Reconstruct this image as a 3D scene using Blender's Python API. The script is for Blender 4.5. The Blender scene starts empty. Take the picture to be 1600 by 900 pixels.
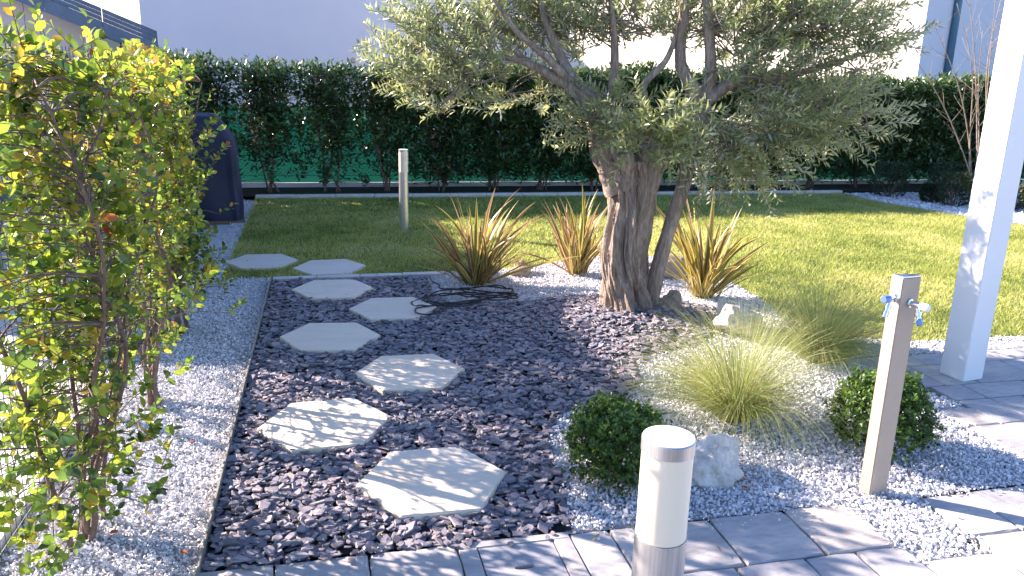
import bpy, bmesh, math, random
import numpy as np
from mathutils import Vector, Matrix
from mathutils.geometry import tessellate_polygon

# ------------------------------------------------------------------ camera, sky, sun, exposure
# World frame: x runs along the paved front edge, y away from the terrace, metres.
SC = bpy.context.scene
COL = SC.collection
SUN_EL, SUN_DIR = 26.0, (-0.809, 0.588)          # elevation in degrees, horizontal direction towards the sun
YAW, PITCH, ROLL = math.radians(13.5), math.radians(15.0), math.radians(1.5)

cam = bpy.data.cameras.new("camera")
cam.sensor_width = 36.0
cam.lens = 36.0 * 1230.0 / 1600.0
cam.clip_start, cam.clip_end = 0.05, 2000.0
camo = bpy.data.objects.new("camera", cam)
COL.objects.link(camo)
fwd = Vector((math.sin(YAW) * math.cos(PITCH), math.cos(YAW) * math.cos(PITCH), -math.sin(PITCH)))
rgt = Vector((math.cos(YAW), -math.sin(YAW), 0))
upv = rgt.cross(fwd)
r2 = rgt * math.cos(ROLL) + upv * math.sin(ROLL)
u2 = upv * math.cos(ROLL) - rgt * math.sin(ROLL)
camo.matrix_world = Matrix(((r2.x, u2.x, -fwd.x, 0), (r2.y, u2.y, -fwd.y, 0), (r2.z, u2.z, -fwd.z, 1.62), (0, 0, 0, 1)))
SC.camera = camo

world = bpy.data.worlds.new("World")
SC.world = world
world.use_nodes = True
wn = world.node_tree
sky = wn.nodes.new("ShaderNodeTexSky")
sky.sky_type = 'NISHITA'
sky.sun_disc = False
sky.sun_elevation = math.radians(SUN_EL)
sky.sun_rotation = math.atan2(SUN_DIR[0], SUN_DIR[1])
sky.air_density, sky.dust_density, sky.ozone_density = 1.0, 0.4, 5.0
wn.links.new(sky.outputs[0], wn.nodes["Background"].inputs[0])
wn.nodes["Background"].inputs[1].default_value = 0.092

sun = bpy.data.lights.new("sun", 'SUN')
sun.energy = 5.0
sun.angle = math.radians(0.5)
sun.color = (1.0, 0.88, 0.75)
suno = bpy.data.objects.new("sun", sun)
COL.objects.link(suno)
ce, se = math.cos(math.radians(SUN_EL)), math.sin(math.radians(SUN_EL))
suno.rotation_euler = Vector((-SUN_DIR[0] * ce, -SUN_DIR[1] * ce, -se)).to_track_quat('-Z', 'Y').to_euler()
suno.location = (-20, 16, 12)

SC.view_settings.view_transform = 'Standard'
SC.view_settings.look = 'None'
SC.view_settings.gamma = 1.0
SC.view_settings.exposure = 2.05
SC.view_settings.use_white_balance = True          # the phone's white balance
SC.view_settings.white_balance_temperature = 6500
SC.view_settings.white_balance_tint = 20
SC.render.engine = 'CYCLES'
SC.cycles.max_bounces = 8
SC.cycles.transparent_max_bounces = 8

rng = np.random.default_rng(7)
random.seed(7)

# ------------------------------------------------------------------ small helpers
def obj(name, mesh, parent=None, loc=None):
    o = bpy.data.objects.new(name, mesh)
    COL.objects.link(o)
    if parent is not None:
        o.parent = parent
    if loc is not None:
        o.location = loc
    return o

def tag(o, label, cat, group=None, kind=None):
    o["label"] = label
    o["category"] = cat
    if group:
        o["group"] = group
    if kind:
        o["kind"] = kind
    return o

def thing(name, label, cat, loc=(0, 0, 0), rotz=0.0, group=None):
    o = obj(name, None, None, loc)
    o.rotation_euler = (0, 0, rotz)
    return tag(o, label, cat, group)

def mesh_np(name, V, F, mat=None, smooth=False, attrs=None):
    """V (n,3); F list of (m,k) index arrays (k may differ between arrays)."""
    me = bpy.data.meshes.new(name)
    V = np.asarray(V, dtype=np.float32)
    F = [np.asarray(f, dtype=np.int32) for f in (F if isinstance(F, list) else [F]) if len(f)]
    me.vertices.add(len(V))
    me.vertices.foreach_set("co", V.ravel())
    loops = np.concatenate([f.ravel() for f in F])
    sizes = np.concatenate([np.full(len(f), f.shape[1], dtype=np.int32) for f in F])
    starts = np.concatenate([[0], np.cumsum(sizes)[:-1]]).astype(np.int32)
    me.loops.add(len(loops))
    me.loops.foreach_set("vertex_index", loops)
    me.polygons.add(len(sizes))
    me.polygons.foreach_set("loop_start", starts)
    me.update(calc_edges=True)
    me.polygons.foreach_set("use_smooth", np.full(len(sizes), bool(smooth)))
    for k, a in (attrs or {}).items():
        at = me.attributes.new(k, 'FLOAT', 'POINT')
        at.data.foreach_set("value", np.asarray(a, dtype=np.float32))
    if mat is not None:
        me.materials.append(mat)
    me.validate()
    return me

class MB:
    """Collects shapes, links them as one mesh object."""
    def __init__(self):
        self.V, self.F, self.n = [], {}, 0
    def add(self, V, F):
        V = np.asarray(V, float)
        for f in F:
            k = len(f)
            self.F.setdefault(k, []).append([i + self.n for i in f])
        self.V.append(V)
        self.n += len(V)
        return self
    def addnp(self, V, Fs):
        for f in Fs:
            f = np.asarray(f)
            if len(f):
                self.F.setdefault(f.shape[1], []).extend((f + self.n).tolist())
        self.V.append(np.asarray(V, float))
        self.n += len(V)
        return self
    def box(self, a, b, M=None, bevel=0.0):
        a, b = np.array(a, float), np.array(b, float)
        bm = bmesh.new()
        bmesh.ops.create_cube(bm, size=1.0)
        for v in bm.verts:
            v.co = Vector((a + b) / 2 + np.array(v.co) * (b - a))
        if bevel:
            bmesh.ops.bevel(bm, geom=list(bm.edges), offset=bevel, segments=2, affect='EDGES')
        if M is not None:
            bm.transform(M)
        return self.bm(bm)
    def bm(self, bm):
        bm.verts.ensure_lookup_table()
        bm.verts.index_update()
        self.add([v.co[:] for v in bm.verts], [[v.index for v in f.verts] for f in bm.faces])
        bm.free()
        return self
    def tube(self, pts, rad, seg=8, cap=True):
        V, F = tube_np(pts, rad, seg)
        self.addnp(V, [F])
        if cap:
            n = len(V)
            self.F.setdefault(seg, []).append([self.n - n + i for i in range(seg)][::-1])
            self.F.setdefault(seg, []).append([self.n - seg + i for i in range(seg)])
        return self
    def lathe(self, prof, seg=24, M=None):
        """prof: (r, z) pairs, turned round local z."""
        V = []
        for r, z in prof:
            for k in range(seg):
                t = 2 * math.pi * k / seg
                V.append((r * math.cos(t), r * math.sin(t), z))
        F = []
        for i in range(len(prof) - 1):
            for k in range(seg):
                k2 = (k + 1) % seg
                F.append([i * seg + k, i * seg + k2, (i + 1) * seg + k2, (i + 1) * seg + k])
        F.append(list(range(seg))[::-1])
        F.append([(len(prof) - 1) * seg + k for k in range(seg)])
        V = np.array(V)
        if M is not None:
            V = np.array([(M @ Vector(v))[:] for v in V])
        return self.add(V, F)
    def mesh(self, name, mat, smooth=False, attrs=None):
        return mesh_np(name, np.concatenate(self.V), [np.array(f) for f in self.F.values()], mat, smooth, attrs)
    def build(self, name, mat, parent=None, smooth=False, loc=None, attrs=None):
        me = self.mesh(name, mat, smooth, attrs)
        if smooth == 'auto':
            me.set_sharp_from_angle(angle=math.radians(35))
        return obj(name, me, parent, loc)

def unit(a):
    a = np.asarray(a, float)
    return a / np.maximum(np.linalg.norm(a, axis=-1, keepdims=True), 1e-9)

def smooth_path(P, n):
    """Catmull-Rom through P, n samples."""
    P = np.asarray(P, float)
    Q = np.vstack([2 * P[0] - P[1], P, 2 * P[-1] - P[-2]])
    t = np.linspace(0, len(P) - 1 - 1e-6, n)
    i = t.astype(int)
    f = (t - i)[:, None]
    a, b, c, d = Q[i], Q[i + 1], Q[i + 2], Q[i + 3]
    return 0.5 * (2 * b + (c - a) * f + (2 * a - 5 * b + 4 * c - d) * f ** 2 + (3 * b - a - 3 * c + d) * f ** 3)

def frames(P):
    T = unit(np.gradient(P, axis=0))
    ref = np.array([0.31, 0.17, 0.93]) if abs(T[:, 2]).mean() < 0.8 else np.array([0.93, 0.31, 0.1])
    A = unit(np.cross(T, ref))
    return T, A, np.cross(T, A)

def tube_np(P, rad, seg=6, rnoise=0.0):
    P = np.asarray(P, float)
    R = np.broadcast_to(np.asarray(rad, float), (len(P),))
    T, A, B = frames(P)
    t = np.linspace(0, 2 * np.pi, seg, endpoint=False)
    rr = R[:, None] * (1 + rnoise * rng.standard_normal((len(P), seg)))
    V = P[:, None] + rr[..., None] * (np.cos(t)[None, :, None] * A[:, None] + np.sin(t)[None, :, None] * B[:, None])
    i = np.arange(len(P) - 1)[:, None] * seg
    k = np.arange(seg)[None]
    k2 = (k + 1) % seg
    F = np.stack([i + k, i + k2, i + seg + k2, i + seg + k], -1).reshape(-1, 4)
    return V.reshape(-1, 3), F

def in_poly(x, y, poly):
    poly = np.asarray(poly)
    ins = np.zeros(len(x), bool)
    j = len(poly) - 1
    for i in range(len(poly)):
        xi, yi = poly[i]
        xj, yj = poly[j]
        c = ((yi > y) != (yj > y)) & (x < (xj - xi) * (y - yi) / (yj - yi + 1e-12) + xi)
        ins ^= c
        j = i
    return ins

def vnoise(x, y, z=None, seed=0):
    """Cheap smooth value noise in [0,1] (sums of hashed lattice values)."""
    z = np.zeros_like(x) if z is None else z
    ix, iy, iz = np.floor(x).astype(np.int64), np.floor(y).astype(np.int64), np.floor(z).astype(np.int64)
    fx, fy, fz = x - ix, y - iy, z - iz
    fx, fy, fz = fx * fx * (3 - 2 * fx), fy * fy * (3 - 2 * fy), fz * fz * (3 - 2 * fz)
    def h(a, b, c):
        n = (a * 73856093) ^ (b * 19349663) ^ (c * 83492791) ^ (seed * 2654435761)
        n = (n ^ (n >> 13)) * 1274126177
        return ((n ^ (n >> 16)) & 0xffff) / 65535.0
    r = 0
    for dx in (0, 1):
        for dy in (0, 1):
            for dz in (0, 1):
                w = (fx if dx else 1 - fx) * (fy if dy else 1 - fy) * (fz if dz else 1 - fz)
                r = r + w * h(ix + dx, iy + dy, iz + dz)
    return r

def rotmats(n, tilt, full=False):
    """Random rotations: free spin about z, then a tilt of up to `tilt` radians."""
    a = rng.uniform(0, 2 * np.pi, n)
    if full:
        q = unit(rng.standard_normal((n, 4)))
        w, x, y, z = q.T
        return np.stack([1 - 2 * (y * y + z * z), 2 * (x * y - z * w), 2 * (x * z + y * w),
                         2 * (x * y + z * w), 1 - 2 * (x * x + z * z), 2 * (y * z - x * w),
                         2 * (x * z - y * w), 2 * (y * z + x * w), 1 - 2 * (x * x + y * y)], -1).reshape(n, 3, 3)
    tx, ty = rng.normal(0, tilt, n), rng.normal(0, tilt, n)
    def ax(c, s, k):
        M = np.zeros((n, 3, 3))
        i, j = [(1, 2), (0, 2), (0, 1)][k]
        M[:, k, k] = 1
        M[:, i, i] = c
        M[:, j, j] = c
        M[:, i, j] = -s
        M[:, j, i] = s
        return M
    return ax(np.cos(tx), np.sin(tx), 0) @ ax(np.cos(ty), np.sin(ty), 1) @ ax(np.cos(a), np.sin(a), 2)

def hull(points):
    bm = bmesh.new()
    for p in points:
        bm.verts.new(p)
    r = bmesh.ops.convex_hull(bm, input=list(bm.verts))
    dead = {g for g in r["geom_interior"] + r["geom_unused"] if isinstance(g, bmesh.types.BMVert)}
    for v in dead:
        bm.verts.remove(v)
    bmesh.ops.triangulate(bm, faces=list(bm.faces))
    bm.verts.index_update()
    V = np.array([v.co[:] for v in bm.verts])
    F = np.array([[v.index for v in f.verts] for f in bm.faces])
    bm.free()
    return V, F

def scatter(variants, P, R, S):
    """Copies of small meshes as one vertex/triangle set; S (n,3) scales."""
    pick = rng.integers(0, len(variants), len(P))
    Vs, Fs, rn, off = [], [], [], 0
    for k, (v, f) in enumerate(variants):
        m = np.where(pick == k)[0]
        if not len(m):
            continue
        W = np.einsum('nij,nvj->nvi', R[m], v[None] * S[m][:, None]) + P[m][:, None]
        Fs.append((f[None] + (np.arange(len(m)) * len(v))[:, None, None] + off).reshape(-1, f.shape[1]))
        Vs.append(W.reshape(-1, 3))
        rn.append(np.repeat(rng.random(len(m)), len(v)))
        off += len(m) * len(v)
    return np.concatenate(Vs), np.concatenate(Fs), np.concatenate(rn)

# leaf templates: (along, across, lift) in units of (length, width, length)
LEAF_BROAD = (np.array([[0, 0, 0], [.28, .42, .05], [.28, 0, 0], [.28, -.42, .05], [.68, .44, .03], [.68, 0, -.04], [.68, -.44, .03], [1, 0, -.12]]),
              [np.array([[0, 2, 1], [0, 3, 2], [4, 5, 7], [5, 6, 7]]), np.array([[1, 2, 5, 4], [2, 3, 6, 5]])])
LEAF_LANCE = (np.array([[0, 0, 0], [.45, .5, .05], [.5, 0, 0], [.45, -.5, .05], [1, 0, -.06]]),
              [np.array([[0, 2, 1], [0, 3, 2], [1, 2, 4], [2, 3, 4]])])

def leaves(P, D, N, L, W, tmpl, rnd):
    """Arrays of leaves: base points, directions, normals, lengths, widths."""
    D = unit(D)
    S = unit(np.cross(N, D))
    N = np.cross(D, S)
    t, Fs = tmpl
    V = P[:, None] + L[:, None, None] * (t[None, :, 0:1] * D[:, None] + t[None, :, 2:3] * N[:, None]) + W[:, None, None] * t[None, :, 1:2] * S[:, None]
    k = len(t)
    o = (np.arange(len(P)) * k)[:, None, None]
    return V.reshape(-1, 3), [(f[None] + o).reshape(-1, f.shape[1]) for f in Fs], np.repeat(rnd, k)

# ------------------------------------------------------------------ materials
def new_mat(name):
    m = bpy.data.materials.new(name)
    m.use_nodes = True
    nt = m.node_tree
    return m, nt, nt.nodes["Principled BSDF"], nt.nodes["Material Output"]

def ramp(nt, src, stops):
    r = nt.nodes.new("ShaderNodeValToRGB")
    el = r.color_ramp.elements
    while len(el) < len(stops):
        el.new(0.5)
    for e, (p, c) in zip(el, stops):
        e.position = p
        e.color = (*c, 1)
    nt.links.new(src, r.inputs[0])
    return r.outputs[0]

def noise(nt, scale, detail=4, rough=0.6, coord='Object', stretch=None, offset=None):
    tc = nt.nodes.new("ShaderNodeTexCoord")
    src = tc.outputs[coord]
    if stretch or offset is not None:
        mp = nt.nodes.new("ShaderNodeMapping")
        if stretch:
            mp.inputs["Scale"].default_value = stretch
        nt.links.new(src, mp.inputs[0])
        if offset is not None:
            nt.links.new(offset, mp.inputs["Location"])
        src = mp.outputs[0]
    n = nt.nodes.new("ShaderNodeTexNoise")
    n.inputs["Scale"].default_value = scale
    n.inputs["Detail"].default_value = detail
    n.inputs["Roughness"].default_value = rough
    nt.links.new(src, n.inputs["Vector"])
    return n.outputs["Fac"]

def bump(nt, bsdf, h, strength, dist=0.01):
    b = nt.nodes.new("ShaderNodeBump")
    b.inputs["Strength"].default_value = strength
    b.inputs["Distance"].default_value = dist
    nt.links.new(h, b.inputs["Height"])
    nt.links.new(b.outputs[0], bsdf.inputs["Normal"])

def mixc(nt, fac, a, b, mode='MIX'):
    m = nt.nodes.new("ShaderNodeMix")
    m.data_type = 'RGBA'
    m.blend_type = mode
    for sock, v in ((m.inputs[0], fac), (m.inputs[6], a), (m.inputs[7], b)):
        if isinstance(v, (int, float)):
            sock.default_value = v
        elif isinstance(v, tuple):
            sock.default_value = (*v, 1)
        else:
            nt.links.new(v, sock)
    return m.outputs[2]

def attr(nt, name):
    a = nt.nodes.new("ShaderNodeAttribute")
    a.attribute_name = name
    return a.outputs["Fac"]

def M_plain(name, c, rough=0.5, metal=0.0, spec=0.5):
    m, nt, b, o = new_mat(name)
    b.inputs["Base Color"].default_value = (*c, 1)
    b.inputs["Roughness"].default_value = rough
    b.inputs["Metallic"].default_value = metal
    b.inputs["Specular IOR Level"].default_value = spec
    return m

def M_noise(name, stops, scale, rough=0.8, bscale=None, bstr=0.3, bdist=0.01, stretch=None, metal=0.0, detail=5):
    m, nt, b, o = new_mat(name)
    nt.links.new(ramp(nt, noise(nt, scale, detail, stretch=stretch), stops), b.inputs["Base Color"])
    b.inputs["Roughness"].default_value = rough
    b.inputs["Metallic"].default_value = metal
    if bscale:
        bump(nt, b, noise(nt, bscale, 6, 0.65, stretch=stretch), bstr, bdist)
    return m

def M_leaf(name, stops, transl=0.35, tcol=None, rough=0.45, back=None, spec=0.4):
    m, nt, b, o = new_mat(name)
    col = ramp(nt, attr(nt, "rnd"), stops)
    if back:
        g = nt.nodes.new("ShaderNodeNewGeometry")
        face = mixc(nt, g.outputs["Backfacing"], col, back)
    else:
        face = col
    nt.links.new(face, b.inputs["Base Color"])
    b.inputs["Roughness"].default_value = rough
    b.inputs["Specular IOR Level"].default_value = spec
    t = nt.nodes.new("ShaderNodeBsdfTranslucent")
    nt.links.new(mixc(nt, 1.0, col, tcol, 'MULTIPLY') if tcol else col, t.inputs[0])
    mx = nt.nodes.new("ShaderNodeMixShader")
    mx.inputs[0].default_value = transl
    nt.links.new(b.outputs[0], mx.inputs[1])
    nt.links.new(t.outputs[0], mx.inputs[2])
    nt.links.new(mx.outputs[0], o.inputs[0])
    return m

def M_chips(name, stops, nscale, rough, bstr=0.3, spec=0.4):
    m, nt, b, o = new_mat(name)
    col = ramp(nt, attr(nt, "rnd"), stops)
    n = noise(nt, nscale, 4)
    col = mixc(nt, 0.35, col, ramp(nt, n, [(0.3, (.35, .35, .36)), (0.7, (1, 1, 1))]), 'MULTIPLY')
    nt.links.new(col, b.inputs["Base Color"])
    b.inputs["Roughness"].default_value = rough
    b.inputs["Specular IOR Level"].default_value = spec
    bump(nt, b, noise(nt, nscale * 2.5, 4), bstr, 0.003)
    return m

def M_stone(name, stops, rough=0.75, scale=3.0, vein=(.3, .3, .32), bstr=0.25):
    """Natural stone slabs: every piece has its own offset and tone."""
    m, nt, b, o = new_mat(name)
    oi = nt.nodes.new("ShaderNodeObjectInfo")
    mul = nt.nodes.new("ShaderNodeMath")
    mul.operation = 'MULTIPLY'
    mul.inputs[1].default_value = 57.0
    nt.links.new(oi.outputs["Random"], mul.inputs[0])
    off = mul.outputs[0]
    n1 = noise(nt, scale, 6, 0.62, stretch=(1.0, 2.2, 1.0), offset=off)
    c = ramp(nt, n1, stops)
    n2 = noise(nt, scale * 6, 5, 0.7, stretch=(1.0, 3.0, 1.0), offset=off)
    c = mixc(nt, 0.3, c, ramp(nt, n2, [(0.35, vein), (0.6, (1, 1, 1))]), 'MULTIPLY')
    tone = ramp(nt, oi.outputs["Random"], [(0, (.86, .88, .92)), (0.5, (1, 1, 1)), (1, (1.0, .96, .9))])
    c = mixc(nt, 1.0, c, tone, 'MULTIPLY')
    nt.links.new(c, b.inputs["Base Color"])
    b.inputs["Roughness"].default_value = rough
    bump(nt, b, n2, bstr, 0.004)
    return m

MT = {}
MT['terrain'] = M_noise("terrain_earth", [(.3, (.10, .09, .07)), (.7, (.17, .15, .11))], 2.0, 0.95)
MT['soil'] = M_noise("dark_soil", [(.3, (.016, .011, .008)), (.7, (.055, .036, .024))], 14.0, 0.95, 40.0, 0.8, 0.02)
MT['lawn_base'] = M_noise("lawn_ground", [(.3, (.07, .09, .025)), (.55, (.13, .145, .04)), (.75, (.22, .20, .08))], 5.0, 0.95, 60.0, 0.6, 0.02)
MT['gravel_base'] = M_noise("gravel_ground", [(.35, (.30, .30, .31)), (.65, (.52, .52, .53))], 60.0, 0.9, 80.0, 0.8, 0.01)
MT['slate_base'] = M_noise("slate_ground", [(.3, (.012, .012, .014)), (.7, (.04, .038, .042))], 40.0, 0.9)
MT['joint'] = M_noise("joint_sand", [(.3, (.035, .033, .03)), (.7, (.13, .12, .11))], 70.0, 0.95, 90.0, 0.7, 0.01)
MT['slate'] = M_chips("slate_chips", [(0, (.11, .106, .128)), (.35, (.19, .18, .215)), (.6, (.245, .23, .26)), (.85, (.32, .285, .30)), (1, (.37, .28, .27))], 45.0, 0.55, 0.4, 0.4)
MT['marble'] = M_chips("white_marble_chips", [(0, (.38, .40, .45)), (.15, (.64, .655, .69)), (.5, (.79, .79, .80)), (1, (.88, .87, .85))], 60.0, 0.6, 0.3)
MT['paving'] = M_stone("grey_paving_stone", [(.25, (.30, .305, .33)), (.5, (.43, .42, .415)), (.66, (.54, .505, .465)), (.85, (.64, .56, .46))], 0.7, 2.6)
MT['stepping'] = M_stone("pale_stepping_stone", [(.2, (.69, .59, .46)), (.5, (.79, .69, .555)), (.8, (.84, .76, .64))], 0.75, 4.0, (.72, .70, .67), 0.15)
MT['kerb'] = M_noise("pale_kerb_stone", [(.3, (.50, .47, .43)), (.7, (.64, .61, .56))], 6.0, 0.8, 30.0, 0.3)
MT['concrete'] = M_noise("pale_concrete", [(.3, (.50, .50, .50)), (.7, (.62, .62, .61))], 3.0, 0.85, 40.0, 0.2)
MT['render_shade_blue'] = M_noise("shade_blue_wall_render", [(.3, (.60, .615, .68)), (.7, (.64, .655, .715))], 0.6, 0.85, 30.0, 0.1)  # white walls, with the blue-grey of their shaded fronts put into the colour
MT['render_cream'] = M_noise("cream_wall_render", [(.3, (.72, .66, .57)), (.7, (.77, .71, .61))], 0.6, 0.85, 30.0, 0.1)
MT['white_paint'] = M_noise("white_post_paint", [(.3, (.80, .80, .80)), (.7, (.84, .84, .83))], 3.0, 0.4, 90.0, 0.05)
MT['glass'] = M_plain("window_glass", (.10, .17, .24), 0.06, 0.0, 0.8)
MT['downpipe'] = M_plain("blue_downpipe_paint", (.06, .17, .26), 0.4)
MT['steel'] = M_noise("brushed_steel", [(.35, (.50, .49, .47)), (.65, (.62, .61, .58))], 4.0, 0.30, 6.0, 0.06, 0.002, (60, 60, 1), 0.75)
MT['chrome'] = M_plain("chrome", (.75, .77, .80), 0.12, 1.0)
MT['bronze_paint'] = M_noise("taupe_metal_paint", [(.3, (.37, .30, .235)), (.7, (.41, .335, .265))], 9.0, 0.36, None)
MT['blue_plastic'] = M_plain("blue_plastic", (.16, .27, .56), 0.25, 0.4)
MT['opal'] = None
m, nt, b, o = new_mat("opal_diffuser")
b.inputs["Base Color"].default_value = (.86, .75, .58, 1)
b.inputs["Roughness"].default_value = 0.3
b.inputs["Subsurface Weight"].default_value = 0.6
b.inputs["Subsurface Radius"].default_value = (.05, .045, .035)
MT['opal'] = m
MT['green_metal'] = M_plain("green_fence_paint", (.012, .05, .032), 0.4)
MT['edging'] = M_noise("galvanised_edging", [(.3, (.24, .22, .18)), (.7, (.40, .37, .31))], 12.0, 0.5, None, metal=0.4)
MT['cable'] = M_plain("black_rubber_cable", (.012, .012, .015), 0.5)
MT['wood'] = M_noise("weathered_board", [(.3, (.13, .075, .04)), (.7, (.26, .17, .10))], 6.0, 0.8, 20.0, 0.4, 0.01, (1, 14, 14))
MT['cover'] = M_noise("navy_cover_fabric", [(.3, (.010, .014, .042)), (.7, (.017, .024, .062))], 7.0, 0.55, 220.0, 0.12, 0.002)
MT['shed_roof'] = M_noise("slate_blue_roof_sheet", [(.3, (.05, .085, .14)), (.7, (.09, .13, .20))], 8.0, 0.5, 14.0, 0.2, 0.01)
MT['shed_wall'] = M_noise("grey_pink_panel", [(.3, (.42, .38, .38)), (.7, (.50, .45, .44))], 2.0, 0.8, 40.0, 0.1)
MT['dark'] = M_plain("dark_recess", (.02, .022, .025), 0.6)
MT['twig'] = M_noise("grey_twig_bark", [(.3, (.15, .125, .10)), (.7, (.29, .25, .20))], 30.0, 0.9)
MT['hedge_stem'] = M_noise("brown_shrub_bark", [(.3, (.10, .06, .045)), (.7, (.22, .15, .11))], 30.0, 0.85)
MT['bare_stem'] = M_noise("pale_bare_stem", [(.3, (.20, .15, .11)), (.7, (.36, .29, .22))], 12.0, 0.85)
MT['olive_leaf'] = M_leaf("olive_leaf", [(0, (.15, .205, .065)), (.5, (.29, .345, .125)), (.85, (.40, .43, .18)), (1, (.48, .46, .17))], 0.45, None, 0.3, (.52, .56, .43), 0.6)
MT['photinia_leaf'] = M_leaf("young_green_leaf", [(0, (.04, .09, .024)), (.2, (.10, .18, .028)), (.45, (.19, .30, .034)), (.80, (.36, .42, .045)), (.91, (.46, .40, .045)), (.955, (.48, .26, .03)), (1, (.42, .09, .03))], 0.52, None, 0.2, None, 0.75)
MT['laurel_leaf'] = M_leaf("dark_laurel_leaf", [(0, (.025, .055, .018)), (.6, (.05, .105, .028)), (.92, (.10, .17, .04)), (1, (.17, .22, .05))], 0.22, None, 0.28, None, 0.5)
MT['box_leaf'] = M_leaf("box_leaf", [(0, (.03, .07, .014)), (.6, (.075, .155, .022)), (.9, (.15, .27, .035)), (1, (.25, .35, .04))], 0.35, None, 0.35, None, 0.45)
MT['grass'] = M_leaf("lawn_blade", [(0, (.11, .17, .04)), (.35, (.35, .43, .085)), (.7, (.60, .62, .175)), (1, (.74, .66, .33))], 0.54, None, 0.5)
MT['stipa'] = M_leaf("feather_grass_blade", [(0, (.14, .21, .05)), (.5, (.34, .40, .11)), (.85, (.58, .56, .23)), (1, (.70, .64, .36))], 0.48, None, 0.45)
MT['conifer'] = M_leaf("dark_evergreen_leaf", [(0, (.015, .032, .014)), (.8, (.035, .06, .022)), (1, (.06, .09, .03))], 0.2)
MT['red_leaf'] = M_leaf("fallen_red_leaf", [(0, (.40, .05, .03)), (1, (.46, .14, .04))], 0.35)
MT['dry_leaf'] = M_leaf("dry_leaf", [(0, (.25, .19, .07)), (1, (.42, .33, .14))], 0.3)

# shade netting: woven green, lets sun through
m, nt, b, o = new_mat("green_shade_net")
nt.links.new(ramp(nt, noise(nt, 90.0, 2, stretch=(1, 1, 6)), [(.35, (.004, .045, .034)), (.65, (.008, .078, .058))]), b.inputs["Base Color"])
b.inputs["Roughness"].default_value = 0.7
t = nt.nodes.new("ShaderNodeBsdfTranslucent")
t.inputs[0].default_value = (.006, .09, .066, 1)
mx = nt.nodes.new("ShaderNodeMixShader")
mx.inputs[0].default_value = 0.35
nt.links.new(b.outputs[0], mx.inputs[1])
nt.links.new(t.outputs[0], mx.inputs[2])
nt.links.new(mx.outputs[0], o.inputs[0])
MT['net'] = m

# flax blades: bronze middle, yellow margins
m, nt, b, o = new_mat("striped_flax_blade")
mid = ramp(nt, attr(nt, "rnd"), [(0, (.15, .075, .045)), (.25, (.28, .14, .09)), (.45, (.17, .19, .035)), (.7, (.23, .10, .06)), (.85, (.24, .24, .045)), (1, (.42, .33, .07))])
edge = ramp(nt, attr(nt, "rnd"), [(0, (.40, .24, .14)), (.3, (.60, .50, .10)), (.6, (.50, .32, .21)), (.8, (.66, .56, .09)), (1, (.62, .50, .22))])
col = mixc(nt, ramp(nt, attr(nt, "across"), [(.42, (0, 0, 0)), (.56, (1, 1, 1))]), mid, edge)
nt.links.new(col, b.inputs["Base Color"])
b.inputs["Roughness"].default_value = 0.38
t = nt.nodes.new("ShaderNodeBsdfTranslucent")
nt.links.new(col, t.inputs[0])
mx = nt.nodes.new("ShaderNodeMixShader")
mx.inputs[0].default_value = 0.32
nt.links.new(b.outputs[0], mx.inputs[1])
nt.links.new(t.outputs[0], mx.inputs[2])
nt.links.new(mx.outputs[0], o.inputs[0])
MT['flax'] = m

# olive bark: grey-brown with fibrous furrows
m, nt, b, o = new_mat("olive_bark")
n1 = noise(nt, 5.0, 6, 0.7, stretch=(3.0, 3.0, 0.7))
n2 = noise(nt, 26.0, 6, 0.7, stretch=(2.6, 2.6, 0.45))
c = ramp(nt, n1, [(.28, (.22, .16, .115)), (.5, (.39, .315, .245)), (.72, (.56, .48, .39))])
c = mixc(nt, 0.6, c, ramp(nt, n2, [(.38, (.28, .23, .2)), (.6, (1, 1, 1))]), 'MULTIPLY')
nt.links.new(c, b.inputs["Base Color"])
b.inputs["Roughness"].default_value = 0.9
bump(nt, b, n2, 1.0, 0.02)
MT['bark'] = m

# pitted limestone
m, nt, b, o = new_mat("pitted_limestone")
n1 = noise(nt, 9.0, 7, 0.65)
n2 = noise(nt, 42.0, 6, 0.7)
c = ramp(nt, n1, [(.3, (.42, .37, .31)), (.5, (.66, .61, .54)), (.7, (.80, .77, .71))])
c = mixc(nt, 0.5, c, ramp(nt, n2, [(.3, (.45, .42, .38)), (.55, (1, 1, 1))]), 'MULTIPLY')
nt.links.new(c, b.inputs["Base Color"])
b.inputs["Roughness"].default_value = 0.9
bump(nt, b, n2, 0.8, 0.012)
MT['limestone'] = m
MT['brown_rock'] = M_noise("brown_rock", [(.3, (.24, .19, .145)), (.7, (.46, .39, .31))], 10.0, 0.9, 36.0, 0.7, 0.01)

# ------------------------------------------------------------------ ground plan
def mound(x, y):
    return 0.085 * np.exp(-(((x - 2.05) / 0.62) ** 2 + ((y - 4.88) / 0.55) ** 2)) + 0.03 * np.exp(-(((x - 2.3) / 1.1) ** 2 + ((y - 3.7) / 0.6) ** 2))

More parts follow.
